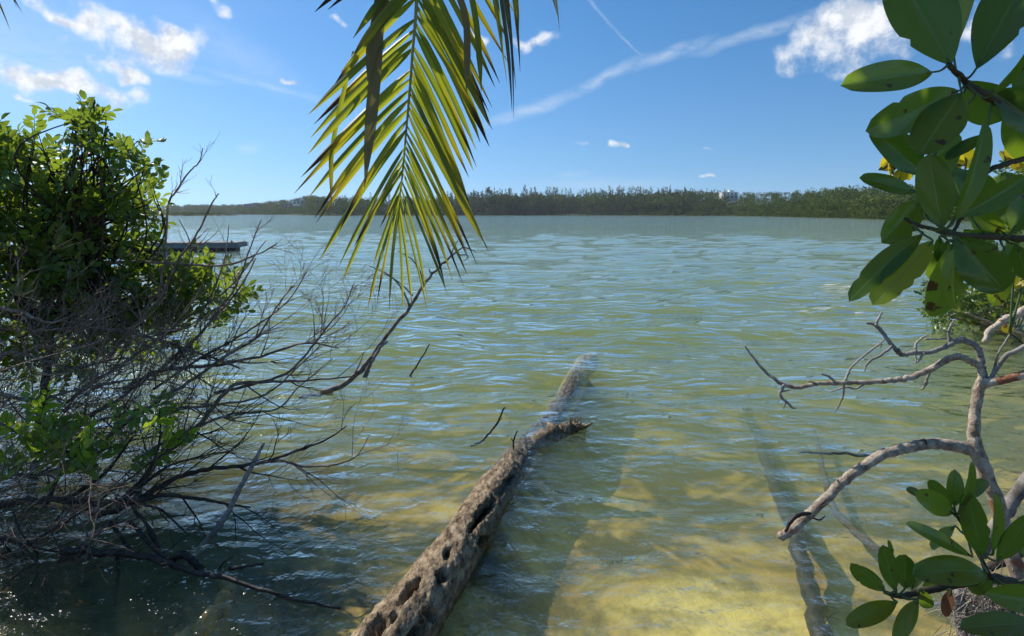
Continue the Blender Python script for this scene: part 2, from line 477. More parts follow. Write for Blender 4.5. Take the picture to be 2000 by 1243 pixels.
M = {}
M['bed'] = mat_bed()
M['water'] = mat_water()
M['log'] = mat_bark('waterlogged_trunk', [(0.30, (0.05, 0.033, 0.018)), (0.42, (0.18, 0.122, 0.066)), (0.54, (0.33, 0.24, 0.14)), (0.70, (0.50, 0.39, 0.25))], 30, 0.85, 1.0, streak=(1, .45, 1), wet=True, spot=(75, 0.60, (0.025, 0.018, 0.010)))
M['dead'] = mat_bark('dead_twig_bark', [(0.3, (0.09, 0.055, 0.038)), (0.5, (0.23, 0.155, 0.11)), (0.7, (0.42, 0.33, 0.26))], 14, 0.85, 0.35)
M['wet'] = mat_bark('wet_black_bark', [(0.3, (0.012, 0.01, 0.008)), (0.55, (0.035, 0.027, 0.02)), (0.75, (0.09, 0.07, 0.055))], 16, 0.5, 0.5)
M['drift'] = mat_bark('grey_driftwood', [(0.3, (0.10, 0.085, 0.07)), (0.5, (0.25, 0.22, 0.19)), (0.72, (0.42, 0.38, 0.33))], 16, 0.85, 0.35)
M['pale'] = mat_bark('pale_peeling_bark', [(0.3, (0.22, 0.15, 0.10)), (0.43, (0.38, 0.29, 0.21)), (0.56, (0.55, 0.45, 0.33)), (0.72, (0.70, 0.61, 0.48))], 45, 0.8, 0.8, spot=(10, 0.59, (0.30, 0.115, 0.055)))
M['stem'] = mat_bark('green_brown_stem', [(0.3, (0.03, 0.022, 0.014)), (0.7, (0.085, 0.065, 0.035))], 30, 0.7, 0.3)
M['limb'] = mat_bark('shrub_limb_bark', [(0.3, (0.03, 0.022, 0.016)), (0.6, (0.085, 0.062, 0.045)), (0.8, (0.16, 0.13, 0.10))], 16, 0.85, 0.4)
M['mangrove'] = mat_leaf('thick_glossy_leaf', [(0.1, (0.014, 0.042, 0.009)), (0.5, (0.030, 0.075, 0.013)), (0.95, (0.075, 0.13, 0.018))], (0.28, 0.44, 0.025), 0.40, 0.24, midrib=(0.16, 0.24, 0.07), spots=(42, 0.665, (0.10, 0.065, 0.02)))
M['mangrove_young'] = mat_leaf('young_glossy_leaf', [(0.1, (0.05, 0.10, 0.012)), (0.5, (0.085, 0.15, 0.016)), (0.95, (0.13, 0.20, 0.02))], (0.42, 0.56, 0.03), 0.48, 0.3, midrib=(0.22, 0.30, 0.08), spots=(42, 0.66, (0.12, 0.07, 0.02)))  # brighter copy of the leaf green: sun through chosen leaves put into the colour
M['shrub'] = mat_leaf('shrub_leaf', [(0.1, (0.028, 0.065, 0.014)), (0.5, (0.055, 0.115, 0.018)), (0.85, (0.085, 0.15, 0.022)), (1.0, (0.20, 0.20, 0.025))], (0.36, 0.50, 0.04), 0.42, 0.4, midrib=(0.12, 0.2, 0.05))
M['young'] = mat_leaf('young_shrub_leaf', [(0.1, (0.07, 0.15, 0.015)), (0.5, (0.13, 0.24, 0.02)), (0.85, (0.22, 0.32, 0.025)), (1.0, (0.36, 0.30, 0.03))], (0.45, 0.62, 0.04), 0.42, 0.35, midrib=(0.2, 0.3, 0.07))  # yellower, brighter green paints sunlight onto the low shoots' leaves
M['farshrub'] = mat_leaf('bank_shrub_leaf', [(0.1, (0.030, 0.065, 0.014)), (0.5, (0.06, 0.12, 0.02)), (0.95, (0.13, 0.19, 0.035))], (0.28, 0.42, 0.05), 0.35, 0.35)
M['grape'] = mat_leaf('yellowing_round_leaf', [(0.1, (0.20, 0.22, 0.015)), (0.5, (0.36, 0.32, 0.012)), (0.9, (0.50, 0.34, 0.01))], (0.72, 0.60, 0.02), 0.5, 0.45, midrib=(0.4, 0.4, 0.08), spots=(60, 0.6, (0.14, 0.05, 0.01)))
M['palm'] = mat_leaf('palm_leaflet', [(0.1, (0.04, 0.075, 0.012)), (0.45, (0.085, 0.125, 0.018)), (0.8, (0.17, 0.19, 0.025)), (1.0, (0.24, 0.22, 0.03))], (0.46, 0.52, 0.03), 0.45, 0.38, vein=0.8,
                     uvgrad=(0.45, 1.05, (0.33, 0.25, 0.012), 0.6, (0.66, 0.50, 0.014), 0.84, 1.04))
M['palmdry'] = mat_leaf('dry_palm_leaflet', [(0.1, (0.045, 0.05, 0.02)), (0.6, (0.10, 0.10, 0.04)), (1.0, (0.22, 0.15, 0.07))], (0.20, 0.19, 0.05), 0.3, 0.6, vein=0.8)
M['rachis'] = mat_plain('palm_rachis', [(0.3, (0.20, 0.20, 0.05)), (0.7, (0.34, 0.28, 0.09))], 30, 0.5)
M['browning'] = mat_leaf('dead_brown_leaf', [(0.1, (0.10, 0.035, 0.010)), (0.9, (0.22, 0.08, 0.02))], (0.3, 0.10, 0.02), 0.3, 0.6)
M['rootlet'] = mat_bark('dry_rootlets', [(0.3, (0.14, 0.11, 0.08)), (0.7, (0.42, 0.36, 0.28))], 20, 0.9, 0.2)

# ------------------------------------------------------------------ lake bed and banks (one sheet)
def right_bank(y):
    return np.interp(y, [-10, 1.0, 1.6, 2.2, 3.0, 5.0, 8.0, 12.0, 20, 40], [0.6, 0.7, 1.2, 2.1, 3.0, 4.6, 6.6, 9.2, 16, 60])
def left_bank(y):
    return np.interp(y, [-10, 1.0, 2.0, 3.0, 4.0, 6.0, 9.0, 14, 25, 40], [-1.0, -1.3, -2.1, -2.9, -3.8, -5.6, -8.5, -14, -28, -60])

def bed_height(x, y):
    front = np.interp(y, [-10, 0.4, 1.3, 1.8, 2.6, 4.0, 6.0, 10.0, 20.0, 60.0, 2000], [0.22, 0.16, 0.05, -0.16, -0.26, -0.42, -0.62, -0.95, -1.5, -2.2, -2.6])
    r = x - right_bank(y); l = left_bank(y) - x
    side = np.maximum(r, l)
    z = front + np.clip((side + 0.7) * 0.35, 0, 3.0) * (y < 60)
    z = np.minimum(z, 0.35)
    near = np.exp(-np.abs(y) / 25.0)
    lx = np.interp(y, [0.8, 1.6, 2.21, 2.8, 3.15, 3.72, 4.36, 5.0, 6.0, 7.0], [-0.95, -0.68, -0.44, -0.32, -0.21, -0.08, 0.095, 0.35, 0.58, 0.84])
    lz = np.interp(y, [0.8, 1.6, 2.21, 3.15, 4.36, 6.0, 7.0], [0.05, 0.0, -0.05, -0.10, -0.19, -0.30, -0.36])
    mound = np.exp(-((x - lx) / 0.26) ** 2) * ((y > 0.5) & (y < 7.5))
    z = z + np.clip(lz - z, 0, 1) * mound          # silt heaped against the fallen trunk
    return z + near * (0.10 * fbm(x * 0.9 + 40, y * 0.9 + 40, 0 * x, 4) + 0.02 * fbm(x * 6 + 80, y * 6 + 80, 0 * x, 3))

def sheet():
    xs = np.sinh(np.linspace(-8.6, 8.6, 361)) * 0.45 * 0.9
    ys = -7 + np.sinh(np.linspace(0, 7.35, 260)) * 1.8
    X, Y = np.meshgrid(xs, ys)
    Z = bed_height(X, Y)
    nx, ny = len(xs), len(ys)
    v = np.stack([X, Y, Z], -1).reshape(-1, 3)
    i = np.arange(nx * ny).reshape(ny, nx)
    f = np.stack([i[:-1, :-1], i[:-1, 1:], i[1:, 1:], i[1:, :-1]], -1).reshape(-1, 4)
    return v, f

def np_mesh(name, v, f, mat, smooth=True):
    me = bpy.data.meshes.new(name)
    me.vertices.add(len(v)); me.vertices.foreach_set('co', np.asarray(v, dtype=np.float32).ravel())
    f = np.asarray(f); k = f.shape[1]
    me.loops.add(f.size); me.loops.foreach_set('vertex_index', f.ravel().astype(np.int32))
    me.polygons.add(len(f)); me.polygons.foreach_set('loop_start', (np.arange(len(f)) * k).astype(np.int32))
    me.update(calc_edges=True)
    me.polygons.foreach_set('use_smooth', np.full(len(f), smooth))
    for m in (mat if isinstance(mat, (list, tuple)) else [mat]): me.materials.append(m)
    me.validate()
    return me

v_, f_ = sheet()
bed = link(bpy.data.objects.new('lake_bed', np_mesh('lake_bed', v_, f_, M['bed'])))
tag(bed, kind='structure')

# ------------------------------------------------------------------ water: one closed body with real waves on top
def build_water():
    nr, nc = 520, 420
    d = 0.9 * (1700 / 0.9) ** np.linspace(0, 1, nr)
    u = np.linspace(-1.45, 1.45, nc)
    D, U = np.meshgrid(d, u, indexing='ij')
    X, Y = D * U, D.copy()
    spacing = np.maximum(D * (math.log(1700 / 0.9) / nr), D * (2.9 / nc))
    Z = np.zeros_like(X)
    rs = np.random.RandomState(5)
    for k in range(90):
        lam = 0.16 * (3.2 / 0.16) ** rs.rand()
        ang = math.radians(-100) + rs.normal(0, math.radians(30))
        kx, ky = math.cos(ang) * 2 * math.pi / lam, math.sin(ang) * 2 * math.pi / lam
        amp = 0.0042 * lam ** 0.9 * rs.uniform(0.5, 1.3)
        ph = rs.uniform(0, 6.28)
        fade = np.clip((lam / spacing - 2.5) / 3.0, 0, 1)
        # waves die down in the shelter of the bank
        arg = kx * X + ky * Y + ph
        Z += amp * fade * (np.sin(arg) + 0.22 * np.sin(2 * arg + 0.6))
    shelter = np.clip((Y - 1.0) / 5.0, 0.35, 1.0)
    gust = 1.0 + 0.9 * fbm(X * 0.22 + 9, Y * 0.22 + 3, 0 * X, 3)
    Z *= shelter * np.clip(gust, 0.35, 1.7)
    top = np.stack([X, Y, Z], -1).reshape(-1, 3)
    i = np.arange(nr * nc).reshape(nr, nc)
    f = [np.stack([i[:-1, :-1], i[:-1, 1:], i[1:, 1:], i[1:, :-1]], -1).reshape(-1, 4)]
    ring = np.concatenate([i[0, :], i[1:, -1], i[-1, -2::-1], i[-2:0:-1, 0]])
    low = top[ring].copy(); low[:, 2] = -4.0
    n0 = len(top); r2 = np.arange(len(ring)) + n0
    nxt = np.roll(np.arange(len(ring)), -1)
    f.append(np.stack([ring[nxt], ring, r2, r2[nxt]], -1))
    v = np.vstack([top, low, [[0, 600, -4.0]]])
    c = len(v) - 1
    tri = np.stack([r2[nxt], r2, np.full(len(ring), c), np.full(len(ring), c)], -1)
    me = bpy.data.meshes.new('water')
    quads = np.vstack(f).tolist()
    tris = [(a, b, cc) for a, b, cc, _ in tri.tolist()]
    me.from_pydata(v.tolist(), [], quads + tris)
    me.polygons.foreach_set('use_smooth', [True] * len(me.polygons))
    me.materials.append(M['water'])
    o = link(bpy.data.objects.new('water', me))
    tag(o, kind='structure')
build_water()

# ------------------------------------------------------------------ far shore: terrain
SH_X = [-2600, -600, 100, 340, 440, 560, 640, 800, 920, 1180, 1300, 1431, 1520, 1600, 1740, 1950, 2300, 3400]
SH_D = [700, 800, 820, 830, 840, 640, 440, 480, 520, 500, 450, 385, 300, 235, 168, 120, 90, 80]
RG_X = [-2600, 100, 340, 480, 560, 600, 640, 800, 950, 1100, 1300, 1430, 1600, 1750, 1900, 2300, 3400]
RG_Z = [10, 10, 8, 9, 13, 15, 10, 4, 4, 5, 9, 12.5, 9.5, 8.0, 8.0, 9, 9]
RISE = 150.0
def shore_d(px): return np.interp(px, SH_X, SH_D)
def ridge_z(px): return np.interp(px, RG_X, RG_Z)
def far_ground(px, s):
    """ground height s metres behind the shoreline in direction px"""
    t = np.clip(s / RISE, -1, 1)
    up = t * t * (3 - 2 * t)
    return np.where(s < 0, s * 0.12, 0.35 + up * ridge_z(px)) - 0.25

def build_far_terrain():
    pxs = np.linspace(-2600, 3400, 420)
    ss = np.array([-25, -12, -4, 0, 4, 10, 20, 35, 50, 70, 90, 110, 130, 150, 180, 240, 400, 700, 1200.0])
    PX, S = np.meshgrid(pxs, ss)
    Y = shore_d(PX) + S * np.interp(PX, [1300, 1700], [1.0, 0.75])
    X = (PX - CX) / F * Y
    Z = far_ground(PX, S) + np.where(S > 3, 1.2 * fbm(X * 0.03 + 7, Y * 0.03 + 2, 0 * X, 3), 0)
    nx, ny = len(pxs), len(ss)
    i = np.arange(nx * ny).reshape(ny, nx)
    f = np.stack([i[:-1, :-1], i[:-1, 1:], i[1:, 1:], i[1:, :-1]], -1).reshape(-1, 4)
    m = mat_plain('far_shore_soil', [(0.3, (0.025, 0.04, 0.012)), (0.6, (0.06, 0.07, 0.025)), (0.8, (0.12, 0.10, 0.05))], 0.08, 0.95)
    me = np_mesh('far_shore_hill', np.stack([X, Y, Z], -1).reshape(-1, 3), f, m)
    tag(link(bpy.data.objects.new('far_shore_hill', me)), kind='structure')
build_far_terrain()

# ------------------------------------------------------------------ far shore: trees
def mat_crown(name, stops, trans):
    m, N = new_mat(name)
    geo = N.n('ShaderNodeNewGeometry'); info = N.n('ShaderNodeObjectInfo').outputs['Random']
    at = N.n('ShaderNodeAttribute', attribute_name='tint').outputs['Fac']
    f = N.math('ADD', N.math('MULTIPLY', geo.outputs['Random Per Island'], 0.35), N.math('MULTIPLY', N.math('FRACT', N.math('ADD', at, info)), 0.65))
    col = N.ramp(f, stops)
    bs = N.n('ShaderNodeBsdfDiffuse', ins={'Color': col})
    tr = N.n('ShaderNodeBsdfTranslucent', ins={'Color': N.mix(0.6, col, trans)})
    mx = N.n('ShaderNodeMixShader', ins={0: 0.3, 1: bs.outputs[0], 2: tr.outputs[0]})
    o = N.n('ShaderNodeOutputMaterial'); N.link(mx.outputs[0], o.inputs[0])
    return m
M['casuarina'] = mat_crown('casuarina_needles', [(0.1, (0.042, 0.058, 0.024)), (0.5, (0.070, 0.092, 0.038)), (0.9, (0.112, 0.125, 0.054))], (0.12, 0.14, 0.05))
M['broadleaf'] = mat_crown('broadleaf_canopy', [(0.05, (0.040, 0.070, 0.014)), (0.5, (0.085, 0.125, 0.024)), (0.85, (0.14, 0.17, 0.04)), (1.0, (0.22, 0.19, 0.08))], (0.12, 0.18, 0.04))
M['fartrunk'] = mat_plain('far_tree_trunk', [(0.3, (0.06, 0.045, 0.035)), (0.7, (0.14, 0.11, 0.09))], 1.0, 0.9)

def casuarina_geo(r, nq):
    """unit-height feathery tree: (verts, quads) of drooping needle sprays"""
    V = []
    lean = r.uniform(-0.06, 0.06)
    nb = 26
    for b in range(nb):
        t = 0.16 + 0.84 * (b + r.random()) / nb
        a = r.uniform(0, 6.283)
        L = (0.20 * (1 - t) ** 0.75 + 0.035) * r.uniform(0.6, 1.35)
        rise = r.uniform(0.05, 0.16) * (0.5 + t)
        for q in range(nq // nb):
            k = (q + r.random()) / (nq // nb)
            x = lean * t + math.cos(a) * L * k; y = math.sin(a) * L * k; z = t + rise * k - 0.03 * k * k
            if z > 1.05: continue
            x += r.gauss(0, 0.013); y += r.gauss(0, 0.013); z += r.gauss(0, 0.013)
            w = r.uniform(0.010, 0.020); h = r.uniform(0.022, 0.05)
            ang = r.uniform(0, 3.14); c, s = math.cos(ang) * w, math.sin(ang) * w
            tx, ty = math.cos(a) * h * 0.5 + r.gauss(0, 0.012), math.sin(a) * h * 0.5 + r.gauss(0, 0.012)
            up = h * r.uniform(0.2, 0.9)
            V.append(((x - c, y - s, z), (x + c, y + s, z), (x + c * 0.4 + tx, y + s * 0.4 + ty, z + up), (x - c * 0.4 + tx, y - s * 0.4 + ty, z + up)))
    return V

def broadleaf_geo(r, nq):
    """unit-height round-headed tree: leaf clumps over several uneven lobes"""
    lobes = []
    for k in range(11):
        a = r.uniform(0, 6.283); q = r.uniform(0.05, 0.36)
        lobes.append((math.cos(a) * q, math.sin(a) * q, r.uniform(0.10, 0.86), r.uniform(0.14, 0.25)))
    V = []
    for k in range(nq):
        lx, ly, lz, lr = lobes[k % len(lobes)]
        d = Vector((r.gauss(0, 1), r.gauss(0, 1), r.gauss(0, 1) + 0.25)).normalized()
        q = lr * r.uniform(0.72, 1.08)
        c = Vector((lx, ly, lz)) + Vector((d.x * q, d.y * q, d.z * q * 0.8))
        n = (d + Vector((r.gauss(0, .5), r.gauss(0, .5), r.gauss(0, .5)))).normalized()
        t = n.orthogonal().normalized(); b = n.cross(t)
        a = r.uniform(0, 6.28); t, b = t * math.cos(a) + b * math.sin(a), b * math.cos(a) - t * math.sin(a)
        s = r.uniform(0.022, 0.048)
        V.append(tuple(tuple(c + t * s * i + b * s * j) for i, j in ((-1, -.6), (.7, -.9), (1, .7), (-.6, .9))))
    return V

def quads_mesh(name, V, mat, tint=None):
    n = len(V)
    v = np.asarray(V, dtype=np.float32).reshape(-1, 3)
    me = np_mesh(name, v, np.arange(4 * n).reshape(n, 4), mat, smooth=False)
    at = me.attributes.new('tint', 'FLOAT', 'POINT')
    at.data.foreach_set('value', np.repeat(np.zeros(n) if tint is None else tint, 4).astype(np.float32))
    return me

def trunk_mesh(name, h, r, lean=0.0):
    b = MB()
    b.tube([(0, 0, -0.03), (lean * 0.3, 0, h * 0.4), (lean, 0.01, h)], [r, r * 0.75, r * 0.25], 5)
    me = bpy.data.meshes.new(name); me.from_pydata(b.v, [], b.f); me.materials.append(M['fartrunk'])
    return me

tr = random.Random(3)
CAS = [(quads_mesh('casuarina_crown', casuarina_geo(tr, 520), M['casuarina']), trunk_mesh('casuarina_trunk', 0.9, 0.014)) for _ in range(7)]
BRD = [(quads_mesh('broadleaf_crown', broadleaf_geo(tr, 420), M['broadleaf']), trunk_mesh('broadleaf_trunk', 0.6, 0.022)) for _ in range(7)]
CASL = [np.asarray(casuarina_geo(tr, 260)) for _ in range(5)]
BRDL = [np.asarray(broadleaf_geo(tr, 170)) for _ in range(6)]

def ground_at(px, s):
    y = float(shore_d(px)) + s * float(np.interp(px, [1300, 1700], [1.0, 0.75]))
    return Vector(((px - CX) / F * y, y, float(far_ground(np.float64(px), np.float64(s)))))

def far_tree(name, variants, pos, h, w, label, cat, group):
    e = empty(name, pos)
    e.rotation_euler = (0, 0, tr.uniform(0, 6.28))
    e.scale = (w, w, h)
    cm, tm = tr.choice(variants)
    link(bpy.data.objects.new('trunk', tm), e)
    link(bpy.data.objects.new('crown', cm), e)
    return tag(e, label, cat, group)

def cas_height(px):
    return float(np.interp(px, [560, 640, 700, 800, 900, 950, 1050, 1120, 1180, 1300, 1400, 1450, 1500], [8, 11, 14, 16, 19.5, 22, 22.5, 21.5, 21.5, 19, 13.5, 9, 7]))
# front rows of casuarinas along the middle of the far shore
n_cas = 0
px = 575.0
while px < 1420:
    d = float(shore_d(px))
    h = cas_height(px) * tr.uniform(0.62, 1.12) * (0.92 + 0.2 * math.sin(px * 0.031 + 1.0) * math.sin(px * 0.0127))
    s = tr.uniform(3, 22)
    where = [w for lim, w in ((780, 'seen left of the hanging frond stem'), (915, 'seen through the right half of the hanging frond'), (1020, 'just right of the hanging frond'),
                              (1220, 'midway between the frond and the white house'), (9999, 'closing up to the white house')) if px < lim][0]
    far_tree('casuarina_tree', CAS, ground_at(px, s), h, h * tr.uniform(0.75, 1.25),
             'feathery casuarina in the far shore row, ' + where, 'tree', 'casuarinas ' + where)
    px += tr.uniform(3.2, 7.2); n_cas += 1
# broadleaf shrubs and trees on the nearer stretch at the far side of the picture
n_b = 0
px = 1330.0
while px < 2080:
    d = float(shore_d(px))
    s = abs(tr.gauss(0, 26)) + 2
    h = tr.uniform(3.8, 7.0)
    wb = [w for lim, w in ((1470, 'below the white house'), (1600, 'to the right of the white house'), (1745, 'beside the big mangrove leaves'), (9999, 'glimpsed behind the big mangrove leaves')) if px < lim][0]
    far_tree('broadleaf_tree', BRD, ground_at(px, s), h, h * tr.uniform(1.0, 1.6),
             'round-headed green broadleaf tree on the far slope, ' + wb, 'tree', 'broadleaf trees ' + wb)
    px += tr.uniform(3.0, 6.5); n_b += 1

# the wood behind them reads as one mass
def build_woodland():
    V, T = [], []
    def put(arr, pos, h, w):
        a = tr.uniform(0, 6.283); c, s = math.cos(a), math.sin(a)
        pos = pos - Vector((0, 0, 0.2 * h)); h = h * 1.38
        q = arr.reshape(-1, 3)
        out = np.stack([(q[:, 0] * c - q[:, 1] * s) * w + pos.x, (q[:, 0] * s + q[:, 1] * c) * w + pos.y, q[:, 2] * h + pos.z], -1)
        V.append(out.reshape(-1, 4, 3)); T.append(np.full(len(out) // 4, tr.random()))
    cV, cT = [], []
    for k in range(2600):
        px = tr.uniform(60, 2150) if k % 4 else tr.uniform(330, 640)
        s = tr.uniform(0, 1) ** 1.2 * 190 + 2
        if 1500 < px and s < 5: s += 4
        pos = ground_at(px, s)
        if 1398 < px < 1447 and 82 < s < 118: continue
        if px < 560:
            h = tr.uniform(4, 8)
        elif px < 1420:
            h = cas_height(px) * tr.uniform(0.45, 0.8) if tr.random() < 0.7 else cas_height(px) * tr.uniform(0.3, 0.6)
        else:
            h = tr.uniform(4, 7)
        put(tr.choice(BRDL), pos, h, h * tr.uniform(0.95, 1.6))
    for k in range(420):                      # low mangrove fringe at the water's edge
        px = tr.uniform(330, 2100) if k % 3 else tr.uniform(1340, 1900)
        pos = ground_at(px, tr.uniform(-2, 5))
        h = tr.uniform(1.6, 3.4)
        put(tr.choice(BRDL), pos, h, h * tr.uniform(1.5, 2.4))
    o = link(bpy.data.objects.new('woodland', quads_mesh('woodland', np.concatenate(V), M['broadleaf'], np.concatenate(T))))
    tag(o, 'dense green woodland covering the far shore and its low hill', 'woodland', kind='stuff')
    # far scattered casuarinas that break the skyline in the back of the wood
    V.clear(); T.clear()
    for k in range(260):
        px = tr.uniform(600, 1420)
        put(tr.choice(CASL), ground_at(px, tr.uniform(15, 110)), cas_height(px) * tr.uniform(0.6, 0.95), cas_height(px) * tr.uniform(0.6, 1.0))
    o = link(bpy.data.objects.new('casuarina_woodland', quads_mesh('casuarina_woodland', np.concatenate(V), M['casuarina'], np.concatenate(T))))
    tag(o, 'mass of feathery casuarinas behind the front row on the far shore', 'woodland', kind='stuff')
build_woodland()

# a low mangrove islet in front of the hazy far hill
def build_islet():
    V, T = [], []
    for k in range(110):
        px = tr.uniform(250, 462)
        d = 400 + tr.uniform(-14, 14)
        h = tr.uniform(1.6, 3.2) * (1.0 if px < 440 else 0.6)
        q = tr.choice(BRDL).reshape(-1, 3); w = h * tr.uniform(1.6, 2.4)
        V.append((q * np.array([w, w, h]) + np.array([(px - CX) / F * d, d, -0.3])).reshape(-1, 4, 3)); T.append(np.full(len(q) // 4, tr.random()))
    e = empty('mangrove_islet', ((355 - CX) / F * 400, 400, 0))
    tag(e, 'low mangrove islet in front of the hazy hill', 'islet')
    me = quads_mesh('foliage', np.concatenate(V) - np.array([e.location.x, e.location.y, 0]), M['broadleaf'], np.concatenate(T))
    o = link(bpy.data.objects.new('foliage', me), e); o['kind'] = 'stuff'
    b = MB()
    n = 28
    ring = [(math.cos(2 * math.pi * k / n) * 38, math.sin(2 * math.pi * k / n) * 15, -0.4) for k in range(n)]
    ring2 = [(x * 0.8, y * 0.7, 0.25) for x, y, z in ring]
    b.add(ring + ring2 + [(0, 0, 0.4)], [(k, (k + 1) % n, n + (k + 1) % n, n + k) for k in range(n)] + [(n + k, n + (k + 1) % n, 2 * n) for k in range(n)])
    b.build('mud_bank', M['bed'], e)
build_islet()

# ------------------------------------------------------------------ far buildings
M['whitewall'] = mat_plain('white_render', [(0.3, (0.70, 0.70, 0.68)), (0.7, (0.82, 0.82, 0.80))], 0.4, 0.8, 0.05)
M['pinkwall'] = mat_plain('faded_pink_render', [(0.3, (0.36, 0.29, 0.27)), (0.7, (0.46, 0.38, 0.35))], 0.3, 0.85, 0.05)
M['darkglass'] = mat_plain('dark_window_glass', [(0.3, (0.02, 0.025, 0.03)), (0.7, (0.04, 0.05, 0.06))], 0.5, 0.15, 0.0)
M['roofgrey'] = mat_plain('grey_roof', [(0.3, (0.22, 0.23, 0.24)), (0.7, (0.32, 0.33, 0.34))], 0.5, 0.8, 0.05)

def house(name, px, s, size, storeys, wall, label, n_win, roof=None, balcony=True, yaw=0.0, lift=0.0):
    w, dp, h = size
    p = ground_at(px, s); p.z += lift
    e = empty(name, p); e.rotation_euler = (0, 0, yaw)
    fh = h / storeys
    b = MB(); b.box((0, 0, h / 2 - 1.2), (w, dp, h + 2.4)); wo = b.build('wall', wall, e, False)
    b = MB(); b.box((0, 0, h + 0.25), (w + 0.8, dp + 0.8, 0.5)); ro = b.build('roof', roof or wall, e, False)
    b = MB(); b.box((w * 0.18, 0, h + 1.2), (w * 0.3, dp * 0.5, 1.6)); b.build('penthouse', wall, ro, False)
    for k in range(storeys):
        z = fh * k
        for i in range(n_win):
            x = -w / 2 + w * (i + 0.5) / n_win
            b = MB(); b.box((x, -dp / 2 - 0.02, z + fh * 0.5), (w / n_win * 0.55, 0.12, fh * 0.55)); wn = b.build('window', M['darkglass'], e, False)
            b = MB(); b.box((x, -dp / 2 - 0.1, z + fh * 0.2), (w / n_win * 0.62, 0.2, fh * 0.06)); b.build('sill', wall, wn, False)
        if balcony:
            b = MB(); b.box((0, -dp / 2 - 1.0, z + 0.02), (w * 0.96, 1.9, 0.22)); bo = b.build('balcony', wall, e, False)
            b = MB(); b.box((0, -dp / 2 - 1.9, z + 0.95), (w * 0.96, 0.08, 0.12)); b.build('railing', wall, bo, False)
            for i in range(n_win + 1):
                b = MB(); b.box((-w * 0.47 + w * 0.94 * i / n_win, -dp / 2 - 1.85, z + fh / 2), (0.3, 0.3, fh - 0.24)); b.build('column', wall, e, False)
    return tag(e, label, 'building')

house('white_house', 1422, 100, (12.5, 8, 4.8), 2, M['whitewall'], 'white flat-roofed house with balconies above the trees on the ridge', 4, lift=4.6)
house('apartment_block', 495, 90, (22, 12, 5.6), 2, M['pinkwall'], 'long faded pink block low on the hazy hill', 7, M['roofgrey'], False, lift=2.6)
house('hill_house', 562, 60, (13, 9, 5), 2, M['pinkwall'], 'small grey-roofed house at the top of the hazy slope', 3, M['roofgrey'], False, lift=3.0)
house('hill_cottage', 585, 75, (12, 8, 3.6), 1, M['whitewall'], 'pale low cottage nearest the tall trees on the hazy slope', 3, M['roofgrey'], False, lift=4.6)

# utility pole beside the white house
p = ground_at(1452, 70)
e = empty('utility_pole', p)
b = MB(); b.tube([(0, 0, -1), (0, 0, 11.5)], [0.22, 0.16], 8); b.build('pole', M['roofgrey'], e)
b = MB(); b.box((0, 0, 10.9), (2.0, 0.12, 0.14)); b.build('crossarm', M['fartrunk'], e, False)
tag(e, 'thin grey utility pole standing just right of the white house', 'pole')

# ------------------------------------------------------------------ floating dock
M['deck'] = mat_plain('weathered_deck_board', [(0.3, (0.26, 0.24, 0.21)), (0.7, (0.46, 0.43, 0.39))], 2.5, 0.85, 0.3)
M['fascia'] = mat_plain('grey_dock_fascia', [(0.3, (0.16, 0.17, 0.18)), (0.7, (0.27, 0.28, 0.29))], 1.5, 0.7, 0.2)
M['float'] = mat_plain('black_dock_float', [(0.3, (0.012, 0.013, 0.015)), (0.7, (0.03, 0.031, 0.035))], 2.0, 0.5, 0.1)
def build_dock():
    o = P(462, 490, 26.8)
    e = empty('floating_dock', (o.x, o.y, 0)); e.rotation_euler = (0, 0, math.radians(9.0))
    L, W, top = 7.5, 1.5, 0.36
    n = 58
    for k in range(n):
        b = MB(); b.box((-L * (k + 0.5) / n, W / 2, top + rng.uniform(-0.004, 0.006)), (L / n - 0.014, W, 0.035)); b.build('deck_plank', M['deck'], e, False)
    for y, nm in ((-0.03, 'fascia'), (W + 0.03, 'fascia')):
        b = MB(); b.box((-L / 2, y, top - 0.13), (L + 0.02, 0.045, 0.2)); b.build(nm, M['fascia'], e, False)
    b = MB(); b.box((0.035, W / 2, top - 0.13), (0.045, W + 0.1, 0.2)); b.build('fascia', M['fascia'], e, False)
    for k in range(5):
        b = MB(); b.box((-1.0 - k * 1.85, W / 2, 0.0), (1.55, W - 0.3, 0.26)); b.build('float', M['float'], e, False)
    b = MB(); b.box((-L / 2, 0.1, 0.085), (L - 0.1, 0.06, 0.16)); b.build('bearer', M['float'], e, False)
    for x in (-0.25, -3.4):
        b = MB(); b.tube([(x, 0.12, top + 0.01), (x, 0.12, top + 0.09)], [0.04, 0.05], 8); b.build('cleat', M['fascia'], e)
    tag(e, 'low grey floating dock on the water behind the bare twigs', 'dock')
build_dock()

# ------------------------------------------------------------------ hazy air
def build_haze():
    m, N = new_mat('pale_air')
    v = N.n('ShaderNodeVolumePrincipled', ins={'Color': (0.86, 0.92, 1.0, 1), 'Density': 0.00016, 'Anisotropy': 0.2})
    o = N.n('ShaderNodeOutputMaterial'); N.link(v.outputs[0], o.inputs[1])
    b = MB(); b.box((0, 950, 35), (5200, 2000, 80))
    ob = b.build('haze', m, None, False)
    tag(ob, 'pale sea haze over the lake', 'haze', kind='stuff')
build_haze()

